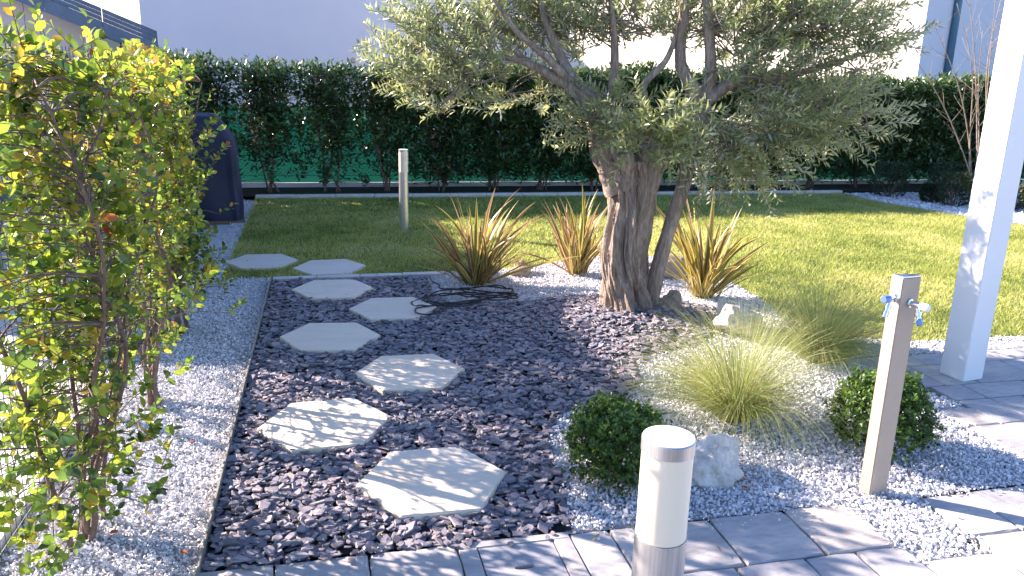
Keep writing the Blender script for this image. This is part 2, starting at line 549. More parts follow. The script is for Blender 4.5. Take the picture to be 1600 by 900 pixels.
SLATE = [(-.44, 2.44), (.83, 2.45), (.89, 2.73), (.92, 3.01), (.95, 3.19), (1.05, 3.39), (1.2, 3.48), (1.42, 3.56), (1.62, 3.70), (1.68, 3.93),
         (1.86, 4.12), (2.15, 4.22), (2.45, 4.40), (2.72, 4.62), (2.78, 4.86), (2.6, 5.06), (2.35, 5.20), (2.05, 5.36), (1.66, 5.42), (1.3, 5.38), (.86, 5.45), (.74, 5.69), (.77, 6.17), (.77, 6.27), (-.44, 6.27)]
LAWN_EDGE = [(.91, 6.40), (1.41, 6.42), (1.73, 6.53), (2.36, 6.79), (2.9, 6.84), (3.12, 6.66), (3.28, 6.17), (3.24, 5.25), (3.16, 4.76), (3.35, 4.30), (3.67, 4.15)]
LAWN = [(-.84, 6.46), (-.44, 6.40)] + LAWN_EDGE + [(9.0, 4.14), (8.7, 7.0), (8.2, 8.4), (7.78, 9.7), (7.76, 10.65), (-.90, 10.65)]
RIGHT_BED = [(.83, 2.45), (1.975, 2.42), (1.975, 2.03), (2.285, 2.03), (2.295, 2.41), (2.86, 2.44), (3.02, 2.56), (3.02, 3.17), (3.215, 3.19), (3.04, 3.80), (3.10, 3.93), (9.0, 3.93), (9.0, 4.13)] + LAWN_EDGE[::-1] + [(.77, 6.27)]
LEFT_BED = [(-1.12, 0.6), (-.46, 0.6), (-.46, 6.40), (-.84, 6.44), (-.86, 10.5), (-1.02, 10.5), (-1.02, 6.5), (-1.12, 6.4)]
WEDGE = [(7.80, 10.66), (7.82, 9.7), (8.25, 8.4), (8.75, 7.0), (9.1, 4.1), (15, 4.1), (15, 10.66)]

def sheet(name, poly, z, mat, label=None, cat=None):
    tris = tessellate_polygon([[Vector((x, y, 0)) for x, y in poly]])
    V = np.array([(x, y, z) for x, y in poly], float)
    F = np.array(tris)
    e1, e2 = V[F[:, 1]] - V[F[:, 0]], V[F[:, 2]] - V[F[:, 0]]
    flip = e1[:, 0] * e2[:, 1] - e1[:, 1] * e2[:, 0] < 0
    F[flip] = F[flip][:, ::-1]
    me = mesh_np(name, V, F, mat)
    o = obj(name, me)
    o["kind"] = "structure"
    if label:
        o["label"] = label
        o["category"] = cat
    return o

sheet("ground", [(-400, -400), (400, -400), (400, 400), (-400, 400)], -0.06, MT['terrain'], "bare earth under and beyond the gardens", "ground")
sheet("neighbour_paving", [(-30, -5), (-1.16, -5), (-1.16, 11.3), (-30, 11.3)], -0.012, MT['concrete'], "pale concrete paving beyond the green mesh fence", "paving")
sheet("rear_ground", [(-30, 11.62), (40, 11.62), (40, 60), (-30, 60)], -0.012, MT['soil'], "ground in front of the white houses, darkened to cut bounced light", "ground")  # coloured dark so little warm light bounces onto the house walls
sheet("lawn", LAWN, 0.006, MT['lawn_base'], "mown lawn behind the gravel beds", "lawn")
sheet("planting_strip", [(-3.0, 10.74), (16, 10.74), (16, 11.56), (-3.0, 11.56)], 0.03, MT['soil'], "dark soil strip under the back hedge", "soil")
sheet("garden_path", [(-1.62, 6.52), (-1.02, 6.52), (-1.02, 10.66), (-1.62, 10.66)], 0.004, MT['concrete'], "pale concrete path leading to the covered barbecue", "path")
sheet("left_gravel_ground", LEFT_BED, 0.0, MT['gravel_base'])
sheet("wedge_gravel_ground", WEDGE, 0.002, MT['gravel_base'])
sheet("pavement_bedding", [(-1.1, -3), (10, -3), (10, 3.925), (3.05, 3.925), (3.02, 2.50), (2.28, 2.43), (2.28, 2.02), (1.98, 2.02), (1.98, 2.425), (-1.1, 2.435)], -0.004, MT['joint'])

def bed_grid(name, x0, x1, y0, y1, poly, z, mat, step=0.06):
    xs, ys = np.arange(x0, x1 + step, step), np.arange(y0, y1 + step, step)
    X, Y = np.meshgrid(xs, ys)
    V = np.stack([X, Y, mound(X, Y) + z], -1).reshape(-1, 3)
    nx = len(xs)
    i, j = np.meshgrid(np.arange(nx - 1), np.arange(len(ys) - 1))
    a = (j * nx + i).ravel()
    F = np.stack([a, a + 1, a + nx + 1, a + nx], -1)
    c = V[F].mean(1)
    keep = in_poly(c[:, 0], c[:, 1], poly)
    o = obj(name, mesh_np(name, V, F[keep], mat, True))
    o["kind"] = "structure"
    return o
bed_grid("right_gravel_ground", .7, 9.1, 1.9, 7.0, RIGHT_BED, 0.001, MT['gravel_base'])
bed_grid("slate_ground", -.46, 2.9, 2.4, 6.35, SLATE, 0.004, MT['slate_base'])

# ------------------------------------------------------------------ stepping stones
HEX = [(0.38, 2.872, -.7, "lowest of the stepping stones, large pale hexagon nearest the paving, dappled with leaf shade"),
       (-0.042, 3.488, 2.5, "second pale hexagonal stepping stone from the paving, beside the metal edging, dappled"),
       (0.414, 4.083, -2.9, "third pale hexagonal stepping stone from the paving, sun streaks along its near edge"),
       (-0.006, 4.767, -4.0, "fourth hexagonal stepping stone from the paving, pale and wholly in shade"),
       (0.427, 5.322, -3.5, "fifth hexagonal stepping stone, in shade with the black cable loop on its corner"),
       (0.026, 5.899, -2.0, "last hexagonal stepping stone in the slate, just before the lawn kerb"),
       (0.007, 6.675, 2.0, "pale hexagonal stepping stone in the lawn right behind the kerb"),
       (-0.56, 6.963, 1.0, "pale hexagonal stepping stone sunk in shaded grass beside the narrow gravel strip")]
HR = 0.305
for x, y, a, lab in HEX:
    top = 0.043 if y < 6.3 else (0.028 if y < 9 else 0.016)
    r = HR if y < 9 else 0.22
    bm = bmesh.new()
    vs = []
    for k in range(6):
        t = math.radians(60 * k + a)
        vs.append(bm.verts.new((r * math.cos(t), r * math.sin(t), 0)))
    f = bm.faces.new(vs)
    ex = bmesh.ops.extrude_face_region(bm, geom=[f])
    for v in ex['geom']:
        if isinstance(v, bmesh.types.BMVert):
            v.co.z += top
    bmesh.ops.recalc_face_normals(bm, faces=list(bm.faces))
    bmesh.ops.bevel(bm, geom=[e for e in bm.edges if all(v.co.z > 0.01 for v in e.verts)], offset=0.004, segments=2, affect='EDGES')
    me = bpy.data.meshes.new("stepping_stone")
    bm.to_mesh(me)
    bm.free()
    me.materials.append(MT['stepping'])
    o = obj("stepping_stone", me, None, (x, y, 0.0))
    o.rotation_euler = (rng.normal(0, .006), rng.normal(0, .006), 0)
    tag(o, lab, "stepping stone", "hexagonal stepping stones")

# ------------------------------------------------------------------ paving stones
pav = obj("pavement", None)
pav["kind"] = "structure"
pav["label"] = "grey riven stone paving of the terrace"
pav["category"] = "pavement"

def slab_mesh(x0, y0, x1, y1, g=0.0035, th=0.03):
    w, h = x1 - x0 - 2 * g, y1 - y0 - 2 * g
    n = 5
    ring = []
    for k in range(n): ring.append((-w / 2 + w * k / n, -h / 2))
    for k in range(n): ring.append((w / 2, -h / 2 + h * k / n))
    for k in range(n): ring.append((w / 2 - w * k / n, h / 2))
    for k in range(n): ring.append((-w / 2, h / 2 - h * k / n))
    ring = np.array(ring) + rng.normal(0, 0.0016, (4 * n, 2))
    for c, sx, sy in ((0, 1, 1), (n, -1, 1), (2 * n, -1, -1), (3 * n, 1, -1)):
        ring[c] += np.array([sx, sy]) * rng.uniform(.001, .005)
    m = len(ring)
    tz = th + rng.normal(0, 0.0012, m)
    inner = ring * (1 - 0.006 / np.array([w / 2, h / 2]))
    V = np.vstack([np.c_[ring, np.zeros(m)], np.c_[ring, tz - 0.004], np.c_[inner, np.full(m, th)], [[0, 0, th]]])
    q = [[i, (i + 1) % m, (i + 1) % m + m, i + m] for i in range(m)] + [[i + m, (i + 1) % m + m, (i + 1) % m + 2 * m, i + 2 * m] for i in range(m)]
    t = [[i + 2 * m, (i + 1) % m + 2 * m, 3 * m] for i in range(m)]
    return mesh_np("paving_stone", V, [np.array(q), np.array(t)], MT['paving'])

def slab(x0, y0, x1, y1):
    o = obj("paving_stone", slab_mesh(x0, y0, x1, y1), pav, ((x0 + x1) / 2, (y0 + y1) / 2, -0.010 + rng.uniform(-.0015, .0015)))
    o.rotation_euler = (rng.normal(0, .003), rng.normal(0, .003), 0)

J = [-1.1, -.82, -.51, -.21, .10, .405]
for a, b in zip(J[:-1], J[1:]):
    slab(a, 2.118, b, 2.430)
for a, b in ((.815, .97), (.97, 1.37), (1.37, 1.685), (1.685, 1.972)):
    slab(a, 2.118, b, 2.418)
for row, (y0, y1) in enumerate(((1.80, 2.118), (1.49, 1.80), (1.18, 1.49), (.72, 1.18), (.30, .72), (-.2, .30))):
    xs = [-1.1]
    while xs[-1] < 4.2:
        xs.append(xs[-1] + rng.choice([.30, .34, .46, .62]))
    xs[-1] = 4.6
    if row == 0:
        xs = [-1.1, -.80, -.50, -.05, .405, .815, 1.10, 1.32, 1.585, 1.79, 1.985, 2.29, 2.62, 2.95, 3.3, 3.7, 4.15, 4.6]
    for a, b in zip(xs[:-1], xs[1:]):
        slab(a, y0, b, y1 if not (row == 0 and 1.98 < a < 2.2) else 2.02)
for r in ((2.295, 2.118, 2.515, 2.40), (2.515, 2.118, 2.86, 2.41), (2.86, 2.118, 3.20, 2.42), (3.20, 2.118, 3.66, 2.42), (3.66, 2.118, 4.6, 2.42),
          (3.03, 2.42, 3.23, 2.62), (3.03, 2.62, 3.23, 2.95), (3.03, 2.95, 3.23, 3.15), (3.23, 2.42, 3.46, 2.80), (3.23, 2.80, 3.43, 2.95), (3.46, 2.42, 3.9, 2.80), (3.9, 2.42, 4.6, 2.80),
          (3.43, 2.80, 3.83, 2.99), (3.23, 2.95, 3.43, 3.245), (3.225, 3.245, 3.43, 3.44), (3.43, 2.99, 3.64, 3.245), (3.64, 2.99, 4.05, 3.245), (3.43, 3.245, 3.84, 3.44), (3.84, 3.245, 4.6, 3.44),
          (3.83, 2.80, 4.6, 2.99), (4.05, 2.99, 4.6, 3.245), (3.06, 3.44, 3.33, 3.74), (3.33, 3.44, 3.56, 3.74), (3.56, 3.44, 3.98, 3.74), (3.98, 3.44, 4.6, 3.74),
          (3.06, 3.74, 3.47, 3.92), (3.47, 3.74, 3.72, 3.92), (3.72, 3.74, 4.12, 3.92), (4.12, 3.74, 4.6, 3.92)):
    slab(*r)
for yy in np.arange(-.2, 3.6, .4575):
    for xx in (4.6, 5.06, 5.52, 5.98):
        slab(xx, yy, xx + .46, yy + .4575)

# drain cover let into the paving
dc = thing("drain_cover", "square pale stone drain cover with an oval lifting hole in the front paving", "drain cover", (.61, 2.245, 0))
bmf = MB()
for a, b2 in (((-.203, .145, 0), (.203, .183, .021)), ((-.203, -.125, 0), (-.139, .145, .021)), ((.139, -.125, 0), (.203, .145, .021)), ((-.203, -.163, 0), (.203, -.125, .021))):
    bmf.box(a, b2, bevel=.002)
bmf.build("frame", MT['paving'], dc)
lid = MB()
m = 24
out = [(-.134, -.120), (.134, -.120), (.134, .140), (-.134, .140)]
ring_o = []
for i in range(4):
    a, b2 = np.array(out[i]), np.array(out[(i + 1) % 4])
    for k in range(6):
        ring_o.append(a + (b2 - a) * k / 6)
ring_o = np.array(ring_o)
ang = np.arctan2(ring_o[:, 1] - .005, ring_o[:, 0])
ring_i = np.c_[.036 * np.cos(ang), .005 + .012 * np.sin(ang)]
V = np.vstack([np.c_[ring_o, np.full(m, .019)], np.c_[ring_i, np.full(m, .019)], np.c_[ring_o, np.full(m, 0.0)], np.c_[ring_i, np.full(m, 0.004)]])
F = []
for i in range(m):
    k = (i + 1) % m
    F += [[i, k, k + m, i + m], [i + 2 * m, k + 2 * m, k, i], [i + m, k + m, k + 3 * m, i + 3 * m]]
lid.add(V, F)
lidp = lid.build("lid", MT['paving'], dc)
MB().box((-.04, -.012, .001), (.04, .022, .006)).build("lifting_hole", MT['wood'], lidp)

# ------------------------------------------------------------------ kerbs and edging
def kerb_run(name, label, x0, x1, y, w, z, piece):
    k = thing(name, label, "kerb", (x0, y, 0))
    n = max(1, round((x1 - x0) / piece))
    s = (x1 - x0) / n
    me = MB().box((.002, -w / 2, -.03), (s - .002, w / 2, z), bevel=.004).mesh("kerb_stone", MT['kerb'])
    for i in range(n):
        obj("kerb_stone", me, k, (i * s, rng.normal(0, .0015), rng.normal(0, .0012)))
kerb_run("lawn_kerb", "flat pale kerb between the slate chips and the lawn", -.44, .93, 6.335, .085, .030, .35)
kerb_run("lawn_kerb", "long thin pale kerb along the back of the lawn under the hedge", -.90, 7.78, 10.695, .075, .055, .5)
tag(MB().box((-.452, 2.0, -.05), (-.446, 6.30, .055)).build("metal_edging", MT['edging']), "thin metal edging strip between the white gravel and slate", "edging")

# ------------------------------------------------------------------ loose stone
def inside_hex(x, y, grow=1.0):
    k = np.zeros(len(x), bool)
    for hx, hy, a, _ in HEX[:6]:
        d = np.zeros(len(x))
        for s in range(6):
            t = math.radians(60 * s + 30 + a)
            d = np.maximum(d, (x - hx) * math.cos(t) + (y - hy) * math.sin(t))
        k |= d < HR * 0.866 * grow
    return k

chip_var = []
for k in range(14):
    n = rng.integers(6, 10)
    t = np.sort(rng.uniform(0, 2 * np.pi, n) * .25 + np.linspace(0, 2 * np.pi, n, endpoint=False))
    rad = rng.uniform(.6, 1.0, n)
    p = np.c_[rad * np.cos(t), rad * np.sin(t) * .68]
    pts = np.vstack([np.c_[p, np.full(n, .5)] * [.86, .86, 1], np.c_[p, rng.uniform(-.5, .1, n)], np.c_[p * .7, np.full(n, -.5)]])
    chip_var.append(hull(pts * [.5, .5, .105]))
N = 36000
x, y = rng.uniform(-.44, 2.8, N), rng.uniform(2.44, 6.28, N)
near = np.clip((y - 2.4) / 3.9, 0, 1)
keep = in_poly(x, y, SLATE) & ~inside_hex(x, y, .985)
x, y, near = x[keep], y[keep], near[keep]
n = len(x)
s = np.clip(rng.lognormal(-2.92, .34, n), .024, .105)
tilt = np.where(rng.random(n) < .25, 1.0, 1.0)
P = np.c_[x, y, mound(x, y) + .008 + rng.random(n) ** 1.5 * .026]
V, F, rn = scatter(chip_var, P, rotmats(n, .20), np.c_[s, s * rng.uniform(.75, 1.1, n), np.minimum(s, .06) * rng.uniform(.8, 1.6, n)])
o = obj("slate_chips", mesh_np("slate_chips", V, F, MT['slate'], False, {"rnd": rn}))
tag(o, "loose dark purple-grey slate chips around the stepping stones", "slate chips", None, "stuff")
# a few chips strayed onto the paving and stone edges
n = 84
ha = rng.uniform(0, 2 * np.pi, n - 34)
hk = rng.integers(0, 6, n - 34)
hr = HR * (.90 + .08 * abs(np.cos(3 * ha))) * (1 - .06 * rng.random(n - 34) ** 2)
x = np.r_[rng.uniform(-.4, .8, 34), np.array([h[0] for h in HEX])[hk] + hr * np.cos(ha)]
y = np.r_[2.44 - rng.random(34) ** 2 * .06, np.array([h[1] for h in HEX])[hk] + hr * np.sin(ha)]
s = rng.uniform(.02, .055, n)
V, F, rn = scatter(chip_var, np.c_[x, y, np.r_[np.full(34, .028), np.full(n - 34, .044)]], rotmats(n, .15), np.c_[s, s, s])
tag(obj("stray_slate_chips", mesh_np("stray_slate_chips", V, F, MT['slate'], False, {"rnd": rn})), "slate chips strayed onto the front paving edge", "slate chips", None, "stuff")

marble_var = []
for k in range(14):
    p = unit(rng.standard_normal((9, 3))) * rng.uniform(.75, 1.0, (9, 1))
    marble_var.append(hull(p * [.5, .36, .30]))
def gravel(name, label, poly, dens, size, cut=None, taper=0.0):
    poly = np.array(poly)
    (x0, y0), (x1, y1) = poly.min(0), poly.max(0)
    n = int((x1 - x0) * (y1 - y0) * dens)
    x, y = rng.uniform(x0, x1, n), rng.uniform(y0, y1, n)
    k = in_poly(x, y, poly)
    if cut is not None:
        # ragged border against the slate
        jx, jy = rng.normal(0, .022, n), rng.normal(0, .022, n)
        k &= ~in_poly(x + jx, y + jy, cut)
    if taper:
        k &= rng.random(n) < np.clip(1.0 - (y - 5.0) * taper, .35, 1)
    # only what the garden side can see of the long strips
    k &= (x < 6.6) | (y > 5)
    x, y = x[k], y[k]
    n = len(x)
    s = np.clip(rng.lognormal(math.log(size), .28, n), size * .55, size * 2.0)
    z = mound(x, y) + .004 + rng.random(n) ** 1.3 * .016
    V, F, rn = scatter(marble_var, np.c_[x, y, z], rotmats(n, 0, True), np.c_[s, s, s])
    o = obj(name, mesh_np(name, V, F, MT['marble'], False, {"rnd": rn}))
    return tag(o, label, "gravel", None, "stuff")
gravel("white_gravel", "white marble gravel strip along the leafy hedge at left", LEFT_BED, 10500, .017, None, .12)
gravel("white_gravel", "white marble gravel around the olive, rocks and feather grass", RIGHT_BED, 9800, .0195, SLATE, .14)
gravel("white_gravel", "white marble gravel wedge before the dark shrubs at the far right", WEDGE, 1300, .04)
# grains strayed onto slabs and slate
n = 260
t = rng.random(n)
sx = np.where(t < .35, rng.uniform(.85, 1.95, n), np.where(t < .6, rng.uniform(1.93, 1.98, n), np.where(t < .8, rng.uniform(2.28, 2.9, n), 3.03 + rng.random(n) * .04)))
sy = np.where(t < .35, 2.42 - rng.random(n) ** 3 * .09, np.where(t < .6, rng.uniform(2.0, 2.4, n), np.where(t < .8, np.where(sx < 2.33, rng.uniform(2.0, 2.4, n), 2.41 - rng.random(n) ** 3 * .06), rng.uniform(2.6, 3.9, n))))
s = rng.uniform(.008, .018, n)
V, F, rn = scatter(marble_var, np.c_[sx, sy, np.full(n, .026)], rotmats(n, 0, True), np.c_[s, s, s])
tag(obj("stray_gravel", mesh_np("stray_gravel", V, F, MT['marble'], False, {"rnd": rn})), "white gravel grains strayed onto the paving edges", "gravel", None, "stuff")

# ------------------------------------------------------------------ lawn grass
N = 430000
x, y = rng.uniform(-.9, 8.9, N), rng.uniform(4.14, 10.66, N)
# blades thin out with distance and outside the seen triangle
k = in_poly(x, y, LAWN) & (x < .96 * y + 2.6) & (rng.random(N) < np.clip(1.5 - y * .085, .55, 1))
for hx, hy, a, _ in HEX[6:]:
    k &= np.hypot(x - hx, y - hy) > (.285 if hy < 9 else .2)
x, y = x[k], y[k]
n = len(x)
hgt = rng.uniform(.014, .040, n) * (.75 + .5 * vnoise(x * 2.2, y * 2.2, seed=3))
a = rng.uniform(0, 2 * np.pi, n)
w = rng.uniform(.0016, .0036, n) * (1 + .06 * y)
lean = rng.normal(0, .55, (n, 2)) * hgt[:, None]
B = np.c_[x, y, np.full(n, .005)]
sd = np.c_[np.cos(a) * w, np.sin(a) * w, np.zeros(n)]
T = B + np.c_[lean, hgt]
V = np.stack([B - sd, B + sd, T], 1).reshape(-1, 3)
F = np.arange(3 * n).reshape(-1, 3)
patch = vnoise(x * 1.1, y * 1.1, seed=5) * .55 + vnoise(x * 5, y * 5, seed=6) * .4
rn = np.clip(patch + rng.normal(.02, .22, n), 0, 1)
o = obj("lawn_grass", mesh_np("lawn_grass", V, F, MT['grass'], False, {"rnd": np.repeat(rn, 3)}))
tag(o, "short sunlit yellow-green lawn grass", "grass", None, "stuff")

# ------------------------------------------------------------------ white post
post = thing("white_post", "tall square white pergola post standing on the terrace paving, leaf shadows on it", "post", (3.53, 3.553, 0), math.radians(9))
MB().box((-.078, -.078, .018), (.078, .078, 3.2), bevel=.004).build("shaft", MT['white_paint'], post)
MB().box((-.074, -.074, -.01), (.074, .074, .016)).build("foot", MT['dark'], post)

# ------------------------------------------------------------------ bollard lamps
def bollard(loc, h, r, glass, label, ring=.02):
    b = thing("bollard_lamp", label, "garden lamp", loc, 0, "steel bollard lamps")
    zt = h - ring
    MB().lathe([(r, 0), (r, zt - glass)], 40).build("stem", MT['steel'], b, 'auto')
    MB().lathe([(r * .965, zt - glass + .001), (r * .965, zt - .0005)], 40).build("diffuser", MT['opal'], b, 'auto')
    MB().lathe([(r * .9, zt), (r, zt), (r, h - .002), (r - .002, h)], 40).build("cap_ring", MT['steel'], b, 'auto')
    MB().lathe([(r * .96, h - .001), (r * .955, h + .0015), (r * .5, h + .0016)], 40).build("cap", MT['white_paint'], b, 'auto')
    MB().lathe([(r * 1.35, 0), (r * 1.35, .006), (r * 1.02, .008)], 40).build("base_plate", MT['steel'], b, 'auto')
    return b
bollard((.634, 1.298, .018), .932, .0525, .186, "steel bollard lamp with a white diffuser, close up on the front paving", .028)
bollard((.80, 8.36, 0), .86, .05, .215, "steel bollard lamp standing alone in the lawn, left of the flax plants")
bollard((5.32, 10.45, 0), .86, .05, .215, "far steel bollard lamp at the back border, half hidden by olive branches")

# ------------------------------------------------------------------ water tap post
tp = thing("tap_post", "slim taupe metal water post with two taps on white gravel beside a box ball", "water post", (2.15, 2.465, 0))
A_, B_, C_, D_ = (-.046, -.008), (.044, .004), (.036, .030), (-.058, .044)
def prism(z0, z1, k=1.0):
    q = [(x * k, y * k) for x, y in (A_, B_, C_, D_)]
    V = [(x, y, z0) for x, y in q] + [(x, y, z1) for x, y in q]
    F = [[3, 2, 1, 0], [4, 5, 6, 7]] + [[i, (i + 1) % 4, (i + 1) % 4 + 4, i + 4] for i in range(4)]
    bm = bmesh.new()
    vs = [bm.verts.new(v) for v in V]
    for f in F:
        bm.faces.new([vs[i] for i in f])
    bmesh.ops.bevel(bm, geom=list(bm.edges), offset=.0025, segments=2, affect='EDGES')
    return bm
MB().bm(prism(-.03, .925)).build("column", MT['bronze_paint'], tp)
MB().bm(prism(.9255, .931, 1.02)).build("top_plate", MT['chrome'], tp)
def tap(loc, dirv, knob_mat, end_mat, parent):
    d = Vector(dirv).normalized()
    M = Matrix.Translation(loc) @ d.to_track_quat('Z', 'Y').to_matrix().to_4x4()
    t = MB().lathe([(.017, 0), (.017, .004), (.0115, .006), (.0115, .034), (.013, .036), (.013, .044)], 20, M).build("tap", MT['chrome'], parent, 'auto')
    MB().lathe([(.0135, .045), (.0155, .047), (.0155, .074), (.012, .079)], 12, M).build("knob", knob_mat, t, 'auto')
    p = Vector(loc) + d * .028
    dn = (Vector((0, 0, -1)) + d * .35).normalized()
    M2 = Matrix.Translation(p) @ dn.to_track_quat('Z', 'Y').to_matrix().to_4x4()
    MB().lathe([(.008, 0), (.008, .026), (.0125, .027), (.0125, .040), (.009, .041), (.009, .052)], 16, M2).build("spout", MT['chrome'], t, 'auto')
    MB().lathe([(.0095, .0525), (.0115, .0535), (.0115, .076), (.007, .079)], 16, M2).build("hose_end", end_mat, t, 'auto')
tap((-.050, .016, .845), (-.9, -.35, .02), MT['blue_plastic'], MT['chrome'], tp)
tap((.004, -.003, .825), (.25, -.97, .0), MT['white_paint'], MT['blue_plastic'], tp)

# ------------------------------------------------------------------ rocks
def rock(loc, size, label, seed, mat, sub=5, rough=.30, rotz=0.0, group=None):
    bm = bmesh.new()
    bmesh.ops.create_icosphere(bm, subdivisions=sub, radius=1.0)
    V = np.array([v.co[:] for v in bm.verts])
    F = np.array([[v.index for v in f.verts] for f in bm.faces])
    bm.free()
    r = np.ones(len(V))
    # a few flat cuts give planes and edges
    R = np.random.default_rng(seed)
    for k in range(7):
        d = unit(R.standard_normal(3))
        lim = R.uniform(.52, .85)
        h = V @ d
        cut = np.maximum(h - lim, 0)
        V = V - cut[:, None] * d * .85
    r = 1 + rough * (vnoise(V[:, 0] * 2.1 + 9, V[:, 1] * 2.1 + 9, V[:, 2] * 2.1 + 9, seed) - .5) + rough * .55 * (vnoise(V[:, 0] * 5 + 20, V[:, 1] * 5 + 20, V[:, 2] * 5 + 20, seed + 1) - .5)
    pit = vnoise(V[:, 0] * 3.4 + 30, V[:, 1] * 3.4 + 30, V[:, 2] * 3.4 + 30, seed + 2)
    r -= rough * .9 * np.clip(pit - .72, 0, 1) * 2
    r += rough * .10 * (vnoise(V[:, 0] * 13 + 20, V[:, 1] * 13 + 20, V[:, 2] * 13 + 20, seed + 3) - .5)
    V = V * r[:, None] * np.array(size) * 1.12
    o = obj("rock", mesh_np("rock", V, F, mat, True), None, loc)
    o.rotation_euler = (0, 0, rotz)
    return tag(o, label, "rock", group)
rock((1.52, 2.76, .06), (.165, .135, .12), "pale pitted limestone rock behind the near lamp, below the feather grass", 11, MT['limestone'], 6, .27, .3, "limestone rocks in the white gravel")
rock((2.60, 4.46, .11), (.18, .14, .16), "pale limestone rock between the two feather grasses and the olive trunk", 24, MT['limestone'], 6, .26, 1.1, "limestone rocks in the white gravel")
rock((2.80, 6.10, .06), (.27, .17, .115), "light brown rock lying behind the olive trunk at the lawn edge", 35, MT['brown_rock'], 5, .25, .2)
rock((1.27 + .31, 6.26, .03), (.115, .09, .05), "small mossy brown rock on the white gravel between two flax plants", 41, MT['brown_rock'], 4, .3, .4)
rock((2.90, 4.02, .012), (.10, .08, .045), "small pale stone half hidden under the right feather grass", 52, MT['limestone'], 4, .3, .4)

# ------------------------------------------------------------------ dry tuft beside the flax
tf = thing("dry_tuft", "small dry brown tuft growing behind the mossy rock at the lawn edge", "plant", (1.60, 6.33, .05))
n = 120
a = rng.uniform(0, 2 * np.pi, n)
D = np.c_[np.cos(a) * .6, np.sin(a) * .6, rng.uniform(.3, 1.2, n)]
V, Fs, rn = leaves(np.c_[rng.normal(0, .025, (n, 2)), np.zeros(n)], D, rng.standard_normal((n, 3)), rng.uniform(.05, .12, n), rng.uniform(.004, .008, n), LEAF_LANCE, rng.random(n))
o = obj("foliage", mesh_np("foliage", V, Fs, MT['dry_leaf'], False, {"rnd": rn}), tf)
o["kind"] = "stuff"
MB().lathe([(.05, -.05), (.055, 0), (.035, .05), (.012, .07)], 12).build("crown", MT['brown_rock'], tf, True)

# ------------------------------------------------------------------ flax (phormium)
def blade_mesh(L, W, phi0, bend, twist, rnd, n=12):
    """Sword blade rising along +z and arching towards +x, V-folded."""
    t = np.linspace(0, 1, n)
    phi = phi0 + bend * t ** 1.8
    dl = L / (n - 1)
    px = np.concatenate([[0], np.cumsum(np.sin(phi[:-1]) * dl)])
    pz = np.concatenate([[0], np.cumsum(np.cos(phi[:-1]) * dl)])
    w = W * np.minimum(1, .55 + t * 1.6) * np.clip((1 - t) / .42, 0, 1) ** .75
    w[-1] = W * .02
    tw = twist * t
    rows = []
    for k, s in enumerate((-1, -.55, 0, .55, 1)):
        ox = -np.sin(tw) * w * s * .5 * np.cos(phi)
        oy = np.cos(tw) * w * s * .5
        lift = abs(s) * w * .22
        rows.append(np.c_[px + ox - lift * np.cos(phi) * .8, oy, pz + lift * np.sin(phi) * .8 + np.sin(tw) * w * s * .5 * np.sin(phi)])
    V = np.stack(rows, 1).reshape(-1, 3)
    i = np.arange(n - 1)[:, None] * 5
    k = np.arange(4)[None]
    F = np.stack([i + k, i + k + 1, i + k + 6, i + k + 5], -1).reshape(-1, 4)
    across = np.tile([1, .5, 0, .5, 1], n)
    return mesh_np("leaf", V, F, MT['flax'], True, {"rnd": np.full(len(V), rnd), "across": across})
def flax(loc, n, hmax, label, lean=(0, 0), spread=1.0, heads=()):
    f = thing("flax_plant", label, "flax plant", loc, 0, "bronze and yellow flax plants")
    lib = [blade_mesh(rng.uniform(.75, 1.0) * hmax * 1.16, rng.uniform(.027, .042), 0.0, rng.uniform(.15, 1.0), rng.normal(0, .5), rng.random()) for _ in range(26)]
    for i in range(n):
        a = rng.uniform(0, 2 * math.pi)
        q = rng.random() ** .8
        tiltv = (.06 + .95 * q) * spread
        s = 1.0 - .30 * q + rng.normal(0, .10)
        if i < len(heads):
            a, tiltv, s = heads[i]
        o = obj("leaf", lib[rng.integers(0, len(lib))], f)
        o.location = (math.cos(a) * .045 * rng.random() + rng.normal(0, .03), math.sin(a) * .045 * rng.random() + rng.normal(0, .02), -.01)
        M = Matrix.Rotation(a, 4, 'Z') @ Matrix.Rotation(tiltv, 4, 'Y') @ Matrix.Rotation(rng.normal(0, .5), 4, 'Z')
        o.rotation_euler = M.to_euler()
        o.scale = (s, s * rng.uniform(.8, 1.1), s)
    return f
flax((1.14, 5.98, .0), 96, .74, "large bronze and yellow flax plant left of the olive, beside the black cable", spread=.82,
     heads=[(2.9, .28, 1.1), (3.3, .2, 1.15), (-.1, .42, 1.05), (.1, .55, 1.1), (3.0, .45, 1.0), (3.1, 1.0, .9), (-2.6, 1.1, .9), (-.3, .95, .95), (-.15, 1.2, 1.1)])
flax((2.06, 6.22, .0), 64, .72, "upright yellow flax plant growing just left of the olive trunk", spread=.62,
     heads=[(3.0, .33, 1.1), (.1, .36, 1.05), (3.1, 1.0, .85), (2.8, .2, 1.05)])
flax((2.78, 5.32, .02), 92, .76, "bronze and yellow flax plant right of the olive trunk at the lawn edge", spread=.82,
     heads=[(3.1, .38, 1.1), (2.6, .25, 1.1), (.0, .5, 1.05), (.1, .85, 1.0), (3.2, .5, 1.2)])

